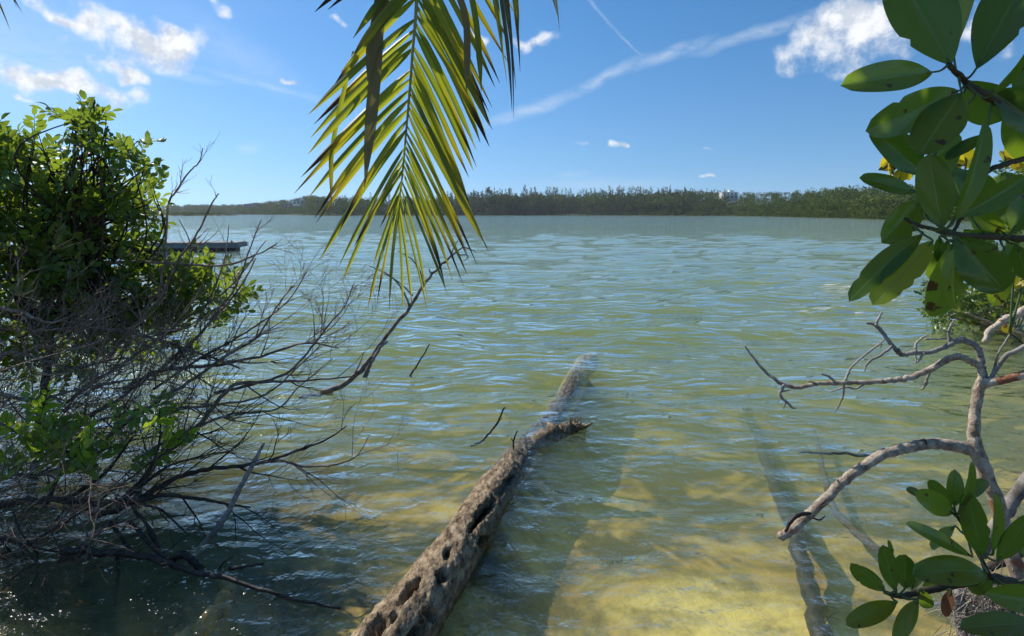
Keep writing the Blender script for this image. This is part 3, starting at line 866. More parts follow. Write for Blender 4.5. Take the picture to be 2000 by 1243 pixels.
# ------------------------------------------------------------------ fallen palm trunk lying in the shallows
def build_log():
    ctrl = [(-0.92, 1.00, 0.14, 0.135), (-0.68, 1.60, 0.11, 0.132)]
    for qx, qy, qz, qr in [(770, 1250, .06, .122), (868, 1112, .035, .120), (923, 1033, .008, .113), (975, 950, -.035, .112), (1025, 885, -.085, .113), (1080, 828, -.112, .113), (1112, 770, -.15, .115), (1137, 722, -.18, .12)]:
        q = P(qx, qy, (H - qz) * F / (qy - HY)); ctrl.append((q.x, q.y, q.z, qr))
    ctrl.append((1.02, 7.7, -0.24, 0.12))
    c = np.asarray(catmull(ctrl, 70))
    n, sides = len(c), 110
    pts = c[:, :3]; rad = c[:, 3]
    tan = np.gradient(pts, axis=0); tan /= np.linalg.norm(tan, axis=1)[:, None]
    side = np.cross(tan, [0, 0, 1]); side /= np.linalg.norm(side, axis=1)[:, None]
    up = np.cross(side, tan)
    ang = np.linspace(0, 2 * np.pi, sides, endpoint=False)
    dirs = side[:, None, :] * np.cos(ang)[None, :, None] + up[:, None, :] * np.sin(ang)[None, :, None]
    base = pts[:, None, :] + dirs * rad[:, None, None]
    x, y, z = base[..., 0], base[..., 1], base[..., 2]
    disp = 0.028 * fbm(x * 3.0 + 3, y * 3.0, z * 3.0, 2) + 0.011 * fbm(x * 42, y * 14, z * 42 + 5, 4, 0.85)
    # weathered leaf-scar rings of a palm
    s = np.concatenate([[0], np.cumsum(np.linalg.norm(np.diff(pts, axis=0), axis=1))])
    ring = 0.004 * np.sin(s[:, None] * 2 * np.pi / 0.085 + 3 * fbm(x * 2, y * 2, z * 2, 2)) * (0.4 + fbm(x * 5, y * 5, z * 5, 2))
    disp = disp + ring
    # rotted cavities: where they sit in the photograph, (px, py, half length along, half width, depth in m)
    pxs = CX + x / y * F; pys = HY + (H - z) / y * F
    facing = ((np.array([0, 0, H]) - base) * dirs).sum(-1) > 0
    edge = 0.75 * fbm(x * 24 + 9, y * 24, z * 24, 4, 0.6)
    cav = [(946, 1000, 36, 13, .12), (944, 1062, 15, 17, .11), (874, 1079, 9, 19, .05), (862, 1127, 14, 13, .08), (798, 1157, 34, 9, .09), (839, 1201, 15, 15, .08),
           (735, 1230, 30, 15, .10), (812, 1240, 24, 14, .08), (985, 950, 30, 8, .04), (770, 1205, 10, 7, .03)]
    for cx_, cy_, a, b, dp in cav:
        th = math.radians(-52 if a > b else 20)
        dx, dy = pxs - cx_, pys - cy_
        u_ = (dx * math.cos(th) + dy * math.sin(th)) / a; w_ = (-dx * math.sin(th) + dy * math.cos(th)) / b
        q = np.sqrt(u_ ** 2 + w_ ** 2) + edge
        m = np.clip((1.05 - q) / 0.30, 0, 1) * facing
        disp = disp - dp * m * m * (3 - 2 * m)
    v = base + dirs * disp[..., None]
    i = np.arange(n * sides).reshape(n, sides)
    j = np.roll(i, -1, axis=1)
    f = np.stack([i[:-1], j[:-1], j[1:], i[1:]], -1).reshape(-1, 4)
    vv = np.vstack([v.reshape(-1, 3), pts[0], pts[-1]])
    me = bpy.data.meshes.new('trunk')
    tris = [(i[0, (k + 1) % sides], i[0, k], n * sides) for k in range(sides)] + [(i[-1, k], i[-1, (k + 1) % sides], n * sides + 1) for k in range(sides)]
    me.from_pydata(vv.tolist(), [], f.tolist() + [tuple(int(q) for q in t) for t in tris])
    me.polygons.foreach_set('use_smooth', [True] * len(me.polygons))
    me.materials.append(M['log'])
    e = empty('fallen_trunk', (0, 0, 0))
    tag(e, 'half-sunken rotten palm trunk lying from the bank out into the lake', 'log')
    link(bpy.data.objects.new('trunk', me), e)
    # broken stub that sticks up where the trunk goes under
    b = MB()
    cc = []
    for (qx, qy), qz, qw in zip([(1040, 872), (1076, 850), (1100, 841), (1125, 834), (1143, 834)], [-.04, -.01, .015, .03, .03], [36, 32, 25, 17, 8]):
        q = P(qx, qy, (H - qz) * F / (qy - HY)); cc.append((q.x, q.y, q.z, qw / 2 / F * q.y))
    cc = catmull(cc, 8); p0, r0 = [Vector(q[:3]) for q in cc], [q[3] for q in cc]
    p0, r0 = kinky(p0, r0, 0.12, 0.2)
    b.tube(p0, r0, 12, 0.16)
    for k in range(9):
        q = rng.choice(p0[-14:]); dvec = Vector((rng.uniform(-.2, 1), rng.uniform(-1, .3), rng.uniform(.1, 1))).normalized()
        b.tube([q, q + dvec * 0.05, q + dvec * 0.085], [0.016, 0.011, 0.003], 5, 0.2)
    b.build('broken_stub', M['log'], e)
    return e
build_log()

# ------------------------------------------------------------------ single branches and sticks in the water
def at_height(px, py, z):
    return P(px, py, (H - z) * F / (py - HY))

def stick(name, pix, d0, d1, w0, w1, mat, label, cat='branch', twigs=(), sides=8, amp=0.25, per=6, widths=None, group=None, zs=None, fuzz=0):
    e = empty(name, at_height(*pix[0], zs[0]) if zs else P(pix[0][0], pix[0][1], d0))
    org = e.location.copy()
    def part(nm, px_, a, b_, wa, wb, wd=None):
        if zs and nm == 'stem':
            c = []
            for i, (x, y) in enumerate(px_):
                q = at_height(x, y, zs[i]); w = wd[i] if wd else wa + (wb - wa) * i / (len(px_) - 1)
                c.append((q.x, q.y, q.z, w / 2 / F * q.y * 1.1))
            c = catmull(c, per)
            pp, rr = [Vector(q[:3]) for q in c], [q[3] for q in c]
        else:
            pp, rr = px_path(px_, a, b_, per, wa, wb, wd)
        pp, rr = kinky(pp, rr, amp)
        m = MB(); m.tube(pp, rr, sides, 0.06)
        m.v = [tuple(Vector(v) - org) for v in m.v]
        return m.build(nm, mat, e)
    so = part('stem', pix, d0, d1, w0, w1, widths)
    if fuzz:      # waterlogged rootlets and weed hanging on it
        vv = [v.co.copy() for v in so.data.vertices]
        m = MB()
        for k in range(fuzz):
            p = rng.choice(vv); dv = Vector((rng.gauss(0.4, .5), rng.gauss(-.6, .5), rng.gauss(0, .25))).normalized()
            L = rng.uniform(0.03, 0.13)
            m.tube([p, p + dv * L * .5 + Vector((0, 0, .01)), p + dv * L], [0.0025, 0.002, 0.001], 4, caps=False)
        m.build('rootlets', mat, e, kind='stuff')
    for tw in twigs:
        part('twig', tw[0], tw[1], tw[2], tw[3], tw[4])
    return tag(e, label, cat, group)

stick('leaning_branch', [(585, 775), (640, 765), (690, 737), (722, 702), (752, 660), (800, 600), (832, 550), (870, 511), (897, 488), (908, 484), (930, 493)], 5.55, 5.7, 13, 3,
      M['drift'], 'bare grey branch slanting up out of the water behind the frond tips', twigs=[
          ([(712, 738), (722, 715), (742, 680), (758, 668)], 5.55, 5.6, 9, 3), ([(826, 562), (822, 535), (805, 508), (776, 490)], 5.64, 5.7, 4, 1.6),
          ([(800, 598), (785, 565), (760, 538), (722, 520)], 5.62, 5.65, 4, 1.6), ([(806, 578), (780, 552), (745, 532)], 5.63, 5.7, 3, 1.5), ([(880, 503), (888, 480), (905, 455)], 5.68, 5.7, 3, 1.2),
          ([(690, 735), (702, 712), (710, 690)], 5.56, 5.56, 3.5, 1.5), ([(842, 540), (838, 525)], 5.65, 5.66, 4, 2), ([(897, 498), (915, 500), (905, 512)], 5.68, 5.7, 2.5, 1.2)], widths=[7, 10, 10, 9, 7.5, 6.5, 5.5, 4.5, 3, 2.5, 1.6])
stick('water_twig', [(920, 872), (942, 861), (957, 845), (972, 826), (978, 812), (985, 796)], 4.42, 4.42, 4.5, 3, M['wet'], 'short dark twig slanting out of the water beside the sunken trunk', twigs=[([(974, 822), (981, 817)], 4.42, 4.42, 2.5, 1.2)])
stick('upright_twig', [(1003, 905), (1003, 880), (1003, 862), (1010, 842)], 4.12, 4.12, 4, 2.4, M['wet'], 'tiny forked twig standing upright at the edge of the sunken trunk', twigs=[([(1003, 864), (998, 855)], 4.12, 4.12, 2.5, 1.4)])
stick('distant_twig', [(800, 735), (808, 723), (822, 702), (839, 672)], 6.35, 6.4, 4, 2, M['wet'], 'lone thin twig out of the water right of the leaning branch', twigs=[([(808, 723), (815, 719)], 6.35, 6.35, 2, 1)])
stick('thrown_stick', [(362, 1103), (374, 1089), (410, 1050), (442, 1007), (465, 960), (492, 910), (515, 866)], 2.98, 3.25, 7, 7, M['drift'], 'straight pale stick leaning up from the dark wet branches', widths=[10, 10, 11, 10, 9, 8, 6], amp=0.1)
stick('wet_branch', [(120, 1075), (157, 1078), (249, 1082), (321, 1099), (374, 1117), (445, 1131), (535, 1160), (588, 1174), (666, 1189)], 2.95, 2.5, 14, 4, M['wet'],
      'long black wet branch lying low over the water at the bottom', twigs=[
          ([(330, 1100), (350, 1085), (372, 1090), (392, 1112)], 2.85, 2.8, 14, 12), ([(445, 1112), (470, 1108), (515, 1101)], 2.75, 2.75, 7, 3), ([(418, 1122), (438, 1098), (455, 1086)], 2.78, 2.8, 4, 2),
          ([(228, 1076), (231, 1110), (225, 1185)], 2.9, 2.8, 8, 4), ([(255, 1020), (290, 1060), (330, 1100)], 3.0, 2.85, 6, 8), ([(215, 1020), (240, 1055), (262, 1085)], 3.05, 2.9, 7, 6), ([(520, 1155), (560, 1163), (578, 1156)], 2.6, 2.6, 3, 1.5),
          ([(290, 1035), (305, 1062), (325, 1090)], 3.0, 2.9, 6, 5)], amp=0.22)
stick('floating_stick', [(1560, 883), (1620, 886), (1680, 888), (1722, 886)], 4.2, 4.17, 4, 6, M['wet'], 'dark stick floating level on the water behind the curved arm', amp=0.3, zs=[-.06, -.035, -.025, -.03])
stick('sunken_branch', [(1452, 790), (1484, 868), (1518, 960), (1556, 1050), (1576, 1130), (1604, 1243), (1612, 1300)], 4.75, 2.42, 20, 32, M['wet'], 'dark sunken branch running toward the viewer in the shallows', zs=[-.7, -.46, -.30, -.19, -.17, -.17, -.18], fuzz=110,
      widths=[8, 16, 22, 27, 30, 36, 38], amp=0.22)
stick('sunken_root', [(1590, 840), (1605, 900), (1625, 985), (1665, 1035), (1722, 1078)], 4.6, 3.15, 14, 18, M['limb'], 'thin pale sunken root between the dark sunken branch and the bank', amp=0.15, zs=[-.50, -.34, -.24, -.19, -.15], widths=[5, 9, 12, 14, 15])
stick('golden_stump', [(452, 1138), (440, 1165), (425, 1200), (390, 1232), (340, 1262)], 2.68, 2.35, 26, 34, mat_bark('algae_wood', [(0.3, (0.16, 0.09, 0.03)), (0.5, (0.38, 0.25, 0.09)), (0.75, (0.55, 0.40, 0.18))], 14, 0.8, 0.6, (1, 1, 1)),
      'submerged golden-brown curved root under the black wet branch', sides=12, zs=[-.12, -.12, -.12, -.13, -.15])

# ------------------------------------------------------------------ dead thicket on the bank
def grow(out, p, d, L, r, lev, R, trop=0.25, sides=6, spread=(22, 48)):
    n = max(4, int(5 + L * 4))
    pts, rad = [p.copy()], [r]
    q, dd = p.copy(), d.normalized()
    for k in range(n):
        dd = (dd + Vector((R.gauss(0, .11), R.gauss(0, .11), R.gauss(0, .11))) + Vector((0, 0, trop / n))).normalized()
        q = q + dd * (L / n)
        pts.append(q.copy()); rad.append(max(r * (1 - 0.78 * (k + 1) / n), 0.0011))
    out.append((pts, rad, sides))
    if lev <= 0: return
    kids = R.randint(2, 4) if lev > 1 else R.randint(2, 5)
    for c in range(kids):
        k = R.randint(max(1, int(n * 0.25)), n - 1)
        ax = (pts[min(k + 1, n)] - pts[k]).normalized()
        a = math.radians(R.uniform(*spread)); b = R.uniform(0, 6.283)
        o1 = ax.orthogonal().normalized(); o2 = ax.cross(o1)
        nd = ax * math.cos(a) + (o1 * math.cos(b) + o2 * math.sin(b)) * math.sin(a)
        grow(out, pts[k], nd, L * R.uniform(0.35, 0.62), rad[k] * 0.72, lev - 1, R, trop, max(4, sides - 1), spread)

def twig_part(parent, name, segs, mat):
    m = MB(); org = parent.location
    for pts, rad, sd in segs:
        m.tube([p - org for p in pts], rad, sd, 0.05, caps=False)
    return m.build(name, mat, parent)

DR = random.Random(21)
def traced(parent, pix, d0, d1, w0, w1, mat, twigs=6, tl=(0.15, 0.5), lev=1, name='branch'):
    pts, rad = px_path(pix, d0, d1, 6, w0, w1, wob_d=0.05)
    pts, rad = kinky(pts, rad, 0.3)
    segs = [(pts, rad, 7)]
    n = len(pts)
    for k in range(twigs):
        i = DR.randint(int(n * 0.2), n - 2)
        ax = (pts[i + 1] - pts[i]).normalized()
        a = math.radians(DR.uniform(22, 55)); b = DR.uniform(0, 6.283)
        o1 = ax.orthogonal().normalized(); o2 = ax.cross(o1)
        grow(segs, pts[i], ax * math.cos(a) + (o1 * math.cos(b) + o2 * math.sin(b)) * math.sin(a), DR.uniform(*tl), min(rad[i] * 0.6, 0.006), lev, DR, 0.3, 5)
    return twig_part(parent, name, segs, mat)

th1 = empty('dead_shrub', P(240, 985, 3.4))
tag(th1, 'leafless grey thicket of arching twigs reaching over the water from the leafy shrub', 'shrub')
th2 = empty('dead_bush', P(0, 1000, 3.1))
tag(th2, 'tangle of bare branches low over the dark water at the near bank', 'shrub')
T1 = [  # (pixels, d0, d1, w0, w1, twigs)
    ([(240, 985), (264, 968), (303, 907), (362, 850), (391, 827), (452, 758), (507, 747), (597, 744), (688, 736)], 3.5, 4.4, 14, 2.5, 9),
    ([(206, 708), (253, 646), (308, 588), (351, 505), (380, 465), (413, 400), (427, 378)], 4.3, 4.4, 7, 2, 7),
    ([(300, 640), (320, 520), (328, 405), (345, 372), (369, 337), (388, 318), (396, 290)], 4.4, 4.3, 5, 1.6, 4),
    ([(180, 640), (253, 650), (326, 668), (416, 700), (470, 720)], 4.2, 4.3, 7, 3, 8),
    ([(120, 530), (181, 519), (275, 512), (427, 519), (500, 498), (540, 478)], 4.3, 4.5, 7, 2, 8),
    ([(240, 760), (308, 726), (409, 715), (507, 697), (594, 671), (662, 680)], 4.1, 4.5, 8, 2.5, 9),
    ([(420, 770), (507, 747), (565, 726), (615, 671), (644, 632), (673, 599), (690, 556)], 4.1, 4.6, 6, 1.6, 9),
    ([(200, 860), (300, 790), (380, 740), (450, 690), (500, 660), (540, 600), (570, 560)], 3.9, 4.6, 8, 2, 10),
    ([(150, 830), (260, 760), (350, 690), (420, 620), (470, 560), (500, 505)], 4.0, 4.6, 8, 2, 10),
    ([(120, 790), (210, 730), (300, 670), (380, 610), (450, 560), (520, 470)], 4.2, 4.8, 7, 1.8, 10),
    ([(330, 720), (400, 640), (460, 560), (490, 480), (510, 430)], 4.4, 4.6, 5, 1.5, 8),
    ([(300, 760), (390, 700), (480, 650), (560, 590), (600, 530)], 4.2, 4.6, 5, 1.6, 9),
    ([(250, 850), (350, 800), (430, 790), (520, 770), (600, 700), (640, 660)], 3.8, 4.4, 6, 1.6, 9),
    ([(260, 900), (350, 850), (450, 810), (540, 800), (580, 760), (650, 700)], 3.6, 4.3, 6, 1.6, 8),
    ([(330, 600), (360, 540), (372, 480), (350, 430)], 4.5, 4.6, 4, 1.4, 4),
    ([(380, 640), (420, 560), (440, 500), (447, 440)], 4.6, 4.7, 4, 1.4, 5),
]
for pix, d0, d1, w0, w1, tw in T1:
    traced(th1, pix, d0, d1, w0, w1, M['dead'], tw, (0.12, 0.3) if pix[-1][1] < 520 else (0.2, 0.6), 1 if pix[-1][1] < 520 else 2)
T2 = [
    ([(-40, 1005), (0, 989), (89, 976), (232, 982), (285, 975), (321, 968), (392, 975), (445, 985), (488, 991)], 3.1, 3.2, 13, 3, 4),
    ([(180, 1010), (232, 995), (292, 964), (356, 928), (428, 914), (499, 907), (570, 885), (641, 857), (677, 832)], 3.15, 3.5, 12, 2, 8),
    ([(500, 907), (545, 900), (599, 912), (659, 907), (698, 889), (722, 850)], 3.3, 3.45, 5, 1.5, 4),
    ([(235, 985), (275, 950), (330, 910), (400, 890), (455, 880)], 3.15, 3.3, 6, 2, 4),
    ([(257, 992), (285, 1021), (321, 1082)], 3.1, 2.95, 6, 5, 1),
    ([(280, 985), (320, 1000), (350, 1030), (372, 1047)], 3.1, 3.0, 5, 2, 2),
    ([(-30, 1045), (0, 1053), (71, 1071), (132, 1082)], 2.9, 2.9, 5, 3, 2),
    ([(-20, 1180), (30, 1125), (75, 1090), (40, 1040), (25, 1000)], 2.7, 2.9, 4, 3, 2),
    ([(40, 1065), (65, 1090), (72, 1120), (60, 1145)], 2.75, 2.7, 4, 3, 0),
    ([(-20, 1110), (60, 1060), (130, 1020), (220, 960), (300, 900), (380, 850)], 2.9, 3.4, 6, 2, 6),
    ([(-30, 900), (60, 930), (150, 900), (260, 860), (360, 850)], 3.4, 3.6, 7, 2, 6),
    ([(-30, 820), (80, 850), (200, 820), (320, 790), (420, 790)], 3.6, 3.8, 7, 2, 7),
    ([(-30, 760), (60, 780), (160, 760), (280, 740), (380, 760)], 3.8, 4.0, 7, 2, 7),
    ([(-30, 700), (40, 690), (140, 720), (240, 700), (330, 720)], 4.0, 4.2, 7, 2, 7),
    ([(-30, 600), (40, 610), (90, 630), (130, 625)], 3.4, 3.5, 7, 3, 3),
    ([(-20, 640), (20, 590), (45, 540), (95, 520)], 3.4, 3.5, 4, 1.6, 2),
]
for pix, d0, d1, w0, w1, tw in T2:
    traced(th2, pix, d0, d1, w0, w1, M['dead'] if pix[0][1] < 950 else M['limb'], tw, (0.15, 0.5), 2)
# the inner tangle of fine dead twigs, too many to tell apart
segs = []
for k in range(330):
    p0 = P(DR.uniform(-80, 330), DR.uniform(640, 980), DR.uniform(3.4, 5.0))
    grow(segs, p0, Vector((DR.uniform(-.3, 1), DR.uniform(-.5, .5), DR.uniform(-.25, .75))), DR.uniform(0.3, 0.75), DR.uniform(0.003, 0.0065), 2, DR, 0.2, 5)
twig_part(th1, 'twig_tangle', segs, M['dead'])['kind'] = 'stuff'
segs = []
for k in range(120):
    p0 = P(DR.uniform(-80, 230), DR.uniform(930, 1120), DR.uniform(2.65, 3.2))
    grow(segs, p0, Vector((DR.uniform(-.4, 1), DR.uniform(-.5, .5), DR.uniform(-.3, .5))), DR.uniform(0.2, 0.5), DR.uniform(0.002, 0.005), 1, DR, 0.1, 5)
twig_part(th2, 'twig_tangle', segs, M['dead'])['kind'] = 'stuff'

# ------------------------------------------------------------------ leaves
def leaf_grid(L, W, fold=0.25, curl=0.12, tipw=0.42, nl=8, nw=2, wave=0.0, bite=None, peak=0.52):
    """leaf along +Y from 0 to L, face +Z; returns verts, faces, uvs"""
    vs_, fs, uv = [], [], []
    for i in range(nl + 1):
        t = i / nl
        if t < peak: w = math.sin(t / peak * math.pi / 2) ** 0.8
        else: w = math.cos((t - peak) / (1 - peak) * math.pi / 2) ** tipw
        w = max(w, 0.02) * W / 2
        zc = -curl * L * (t - 0.25) ** 2
        for j in range(-nw, nw + 1):
            u = j / nw
            if bite and abs(j) == nw and i in bite and (j > 0) == bite[i][0]: u *= bite[i][1]
            zz = zc + abs(u) * w * fold + (wave * W * math.sin(t * 9 + j * 1.3) * abs(u) if wave else 0)
            vs_.append((u * w * math.cos(fold * 0.7), t * L, zz)); uv.append((u, t))
    m = 2 * nw + 1
    for i in range(nl):
        for j in range(m - 1):
            a = i * m + j
            fs.append((a, a + 1, a + 1 + m, a + m))
    return vs_, fs, uv

def frame(base, axis, normal):
    y = axis.normalized(); z = (normal - y * normal.dot(y))
    z = z.normalized() if z.length > 1e-5 else y.orthogonal().normalized()
    x = y.cross(z)
    return Matrix(((x.x, y.x, z.x, base.x), (x.y, y.y, z.y, base.y), (x.z, y.z, z.z, base.z), (0, 0, 0, 1)))

LR = random.Random(99)
def pixel_leaf(parent, base, tip, w, d0, d1, mat, stem=None, tilt=None, name='leaf', fold=0.22, curl=0.12, label=None, peak=0.52):
    b, t = P(*base, d0), P(*tip, d1)
    ax = t - b
    view = (Vector((0, 0, H)) - (b + t) / 2).normalized()
    if tilt is None: tilt = LR.uniform(-32, 32)
    nrm = (Matrix.Rotation(math.radians(tilt), 3, ax.normalized()) @ view)
    W = w / F * (d0 + d1) / 2 / max(math.cos(math.radians(tilt)), 0.35)
    bite = {}
    if LR.random() < 0.45:
        for q in range(LR.randint(1, 3)): bite[LR.randint(4, 16)] = (LR.random() < 0.5, LR.uniform(0.76, 0.9))
    vs_, fs, uv = leaf_grid(ax.length, W, fold * LR.uniform(0.3, 2.2), curl * LR.uniform(-0.8, 2.4), nl=18, nw=4, wave=LR.uniform(0, 0.035), peak=peak, bite=bite)
    # keep the chord on base-tip in spite of the curl
    mtx = frame(b, ax, nrm)
    m = MB()
    org = parent.location
    m.add([tuple(mtx @ Vector(v) - org) for v in vs_], fs, uv)
    if stem:
        best = min(stem, key=lambda q: (q - b).length)
        mid = (b + best) / 2 + Vector((0, 0, -0.003))
        e_ = b + ax.normalized() * 0.012
        r_ = 0.0016 * max(d0, 0.6)
        pp = catmull([tuple(best), tuple(mid), tuple(b), tuple(e_)], 3)
        m.tube([Vector(q) - org for q in pp], [r_ * 1.3] * 3 + [r_ * 1.1] * (len(pp) - 4) + [r_ * 0.5], 6, mi=1)
    o = m.build(name, [mat, M['petiole']], parent)
    if label: o['label'] = label
    return o
M['petiole'] = mat_plain('leaf_petiole', [(0.3, (0.05, 0.08, 0.02)), (0.7, (0.10, 0.14, 0.035))], 40, 0.5)

def sprig_stem(parent, pix, d0, d1, w0, w1, mat, name='stem'):
    pts, rad = px_path(pix, d0, d1, 6, w0, w1)
    pts, rad = kinky(pts, rad, 0.12, 0.1)
    m = MB(); m.tube([p - parent.location for p in pts], rad, 9, 0.05)
    m.build(name, mat, parent)
    return pts

# ---- mangrove sprays that hang into the frame on one side, near the camera
up_ = empty('mangrove_spray', P(2030, 236, 0.82))
tag(up_, 'uppermost dark mangrove spray against the sky with broad glossy leaves', 'branch')
st = sprig_stem(up_, [(1852, 126), (1868, 142), (1890, 165), (1920, 184), (1960, 206), (2010, 230), (2080, 262)], 0.76, 0.84, 9, 17, M['stem'])
for base, tip, w, d0, d1, tl in [
    ((1857, 128), (1748, -62), 112, .76, .80, 12), ((1862, 96), (1874, -78), 62, .79, .84, -20), ((1907, 134), (2018, -70), 98, .77, .80, -8), ((1822, 141), (1650, 163), 62, .76, .72, 18),
    ((1874, 177), (1703, 256), 70, .78, .74, -22), ((1878, 180), (1794, 306), 78, .76, .73, 14), ((1805, 342), (1702, 250), 62, .80, .79, 25), ((1862, 232), (1838, 345), 46, .82, .80, -28),
    ((1892, 158), (1958, 242), 84, .82, .83, 8), ((1935, 176), (2035, 246), 78, .80, .82, -15), ((1928, 192), (2016, 100), 16, .75, .70, 66), ((1925, 262), (1846, 312), 24, .80, .80, 30),
    ((1966, 210), (2040, 330), 70, .84, .86, 10), ((1985, 200), (2060, 90), 70, .83, .84, 0)]:
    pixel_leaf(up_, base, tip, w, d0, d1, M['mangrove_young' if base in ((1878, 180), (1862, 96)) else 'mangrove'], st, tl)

md = empty('mangrove_branch', P(2040, 470, 0.82))
tag(md, 'mangrove branch at eye level with a rosette of large leaves over the water', 'branch')
st = sprig_stem(md, [(1768, 428), (1795, 441), (1831, 450), (1853, 456), (1885, 460), (1913, 462), (1960, 464), (2010, 468), (2080, 474)], 0.74, 0.84, 6, 13, M['stem'])
sprig_stem(md, [(1862, 452), (1890, 400), (1925, 340), (1960, 322), (2010, 308), (2080, 290)], 0.82, 0.86, 6, 12, M['stem'], 'side_stem')
for base, tip, w, d0, d1, tl in [
    ((1841, 446), (1814, 301), 64, .74, .74, 6), ((1790, 376), (1682, 346), 33, .82, .80, 30), ((1800, 392), (1721, 474), 56, .80, .79, -18), ((1812, 428), (1790, 368), 30, .84, .86, -40),
    ((1803, 455), (1662, 568), 43, .73, .69, 24), ((1822, 470), (1705, 598), 56, .72, .68, 20), ((1868, 463), (1966, 570), 88, .73, .71, -6), ((1862, 476), (1828, 622), 60, .78, .78, -25),
    ((1868, 478), (1846, 600), 22, .74, .74, 58), ((1852, 470), (1817, 546), 36, .80, .81, -30), ((1866, 424), (2012, 346), 46, .76, .74, 26), ((1859, 440), (1946, 238), 34, .74, .72, 44),
    ((1884, 404), (1852, 328), 60, .84, .86, 0), ((1912, 402), (1898, 338), 64, .85, .86, 10), ((1962, 456), (1902, 418), 46, .82, .83, -20), ((1962, 463), (1884, 454), 22, .82, .82, -55),
    ((1975, 456), (2016, 378), 54, .80, .80, 10), ((1962, 486), (1946, 600), 40, .80, .80, -12), ((1985, 478), (2008, 548), 42, .80, .80, 12), ((1982, 420), (1962, 336), 44, .85, .86, 15),
    ((1940, 440), (1985, 365), 46, .83, .84, -20), ((1995, 460), (1965, 540), 40, .84, .84, 10), ((1905, 470), (1898, 545), 40, .83, .83, -20), ((1835, 462), (1842, 520), 24, .79, .8, 20)]:
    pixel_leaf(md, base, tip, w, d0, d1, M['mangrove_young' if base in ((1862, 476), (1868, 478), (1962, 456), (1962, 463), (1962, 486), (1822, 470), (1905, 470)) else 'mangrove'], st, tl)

lo = empty('mangrove_shoot', P(2050, 1150, 1.1))
tag(lo, 'low mangrove shoot with upright leaves in front of the pale bare tree', 'branch')
st = sprig_stem(lo, [(1728, 1156), (1757, 1165), (1793, 1157), (1850, 1146), (1905, 1135), (1935, 1130), (1960, 1133), (2010, 1146), (2090, 1160)], 1.0, 1.12, 7, 20, M['stem'])
st2 = sprig_stem(lo, [(1935, 1130), (1915, 1090), (1895, 1055), (1882, 1030), (1868, 1006)], 1.04, 1.02, 8, 5, M['stem'], 'side_stem')
st_all = st + st2
for base, tip, w, d0, d1, tl in [
    ((1862, 1003), (1795, 965), 42, 1.02, .99, 5), ((1859, 991), (1815, 937), 28, 1.04, 1.06, -15), ((1864, 990), (1866, 920), 30, 1.02, 1.02, 8), ((1874, 997), (1908, 910), 15, 1.0, .98, 50), ((1888, 980), (1927, 933), 25, 1.03, 1.05, -15),
    ((1803, 971), (1770, 953), 16, 1.05, 1.07, 20), ((1866, 1028), (1818, 1072), 22, 1.05, 1.06, 30), ((1899, 1087), (1775, 1021), 25, 1.0, .96, 34), ((1917, 1088), (1893, 974), 46, 1.0, .98, 4), ((1938, 1084), (1962, 975), 17, 1.0, .98, 52),
    ((1947, 1097), (2012, 1010), 34, 1.0, .97, 20), ((1929, 1117), (1800, 1112), 52, 1.0, .95, 24), ((1937, 1126), (1893, 1156), 34, 1.04, 1.06, -10), ((2045, 1172), (1948, 1166), 52, 1.0, .96, -12), ((2030, 1218), (1883, 1222), 42, .96, .92, 20),
    ((1728, 1154), (1662, 1099), 35, 1.0, 1.0, -28), ((1747, 1154), (1727, 1070), 34, .99, .97, 6), ((1767, 1150), (1769, 1083), 42, 1.0, 1.0, -6), ((1752, 1176), (1652, 1224), 36, .99, .95, 16), ((1793, 1170), (1747, 1252), 30, .99, .96, 10),
    ((1798, 1150), (1814, 1190), 28, 1.02, 1.03, 0), ((1800, 1150), (1878, 1122), 32, 1.06, 1.06, -20), ((1744, 1088), (1735, 1055), 9, 1.04, 1.05, 30), ((1780, 1152), (1800, 1100), 26, 1.05, 1.07, -10), ((2060, 1110), (1998, 1075), 30, 1.05, 1.05, 0)]:
    pixel_leaf(lo, base, tip, w, d0, d1, M['mangrove'], st_all, tl)
pixel_leaf(lo, (1858, 1152), (1844, 1204), 20, 1.03, 1.02, M['browning'], st_all, 20, label='dead brown leaf')

# ---- the rest of the same overhanging mangrove crown, above and outside the picture: it shades these sprays
def build_overhead(parent, boxes):
    R = random.Random(31)
    m = MB(); org = parent.location
    for (x0, x1, y0, y1, d, t0, t1, n) in boxes:
        for k in range(n):
            c = P(R.uniform(x0, x1), R.uniform(y0, y1), d) + SUN_DIR * R.uniform(t0, t1)
            nr = (SUN_DIR + Vector((R.gauss(0, .6), R.gauss(0, .6), R.gauss(0, .6)))).normalized()
            ax = nr.orthogonal(); ax = Matrix.Rotation(R.uniform(0, 6.28), 3, nr) @ ax
            v, f, uv = leaf_grid(0.125, 0.055, 0.2, 0.15, nl=6, nw=2)
            mt = frame(c, ax, nr)
            m.add([tuple(mt @ Vector(p) - org) for p in v], f, uv)
    m.build('overhead_foliage', M['mangrove'], parent, kind='stuff')
build_overhead(up_, [(1640, 2080, -60, 640, .78, 1.25, 1.7, 72)])
build_overhead(lo, [(1640, 2080, 930, 1250, 1.0, 2.25, 2.6, 38)])

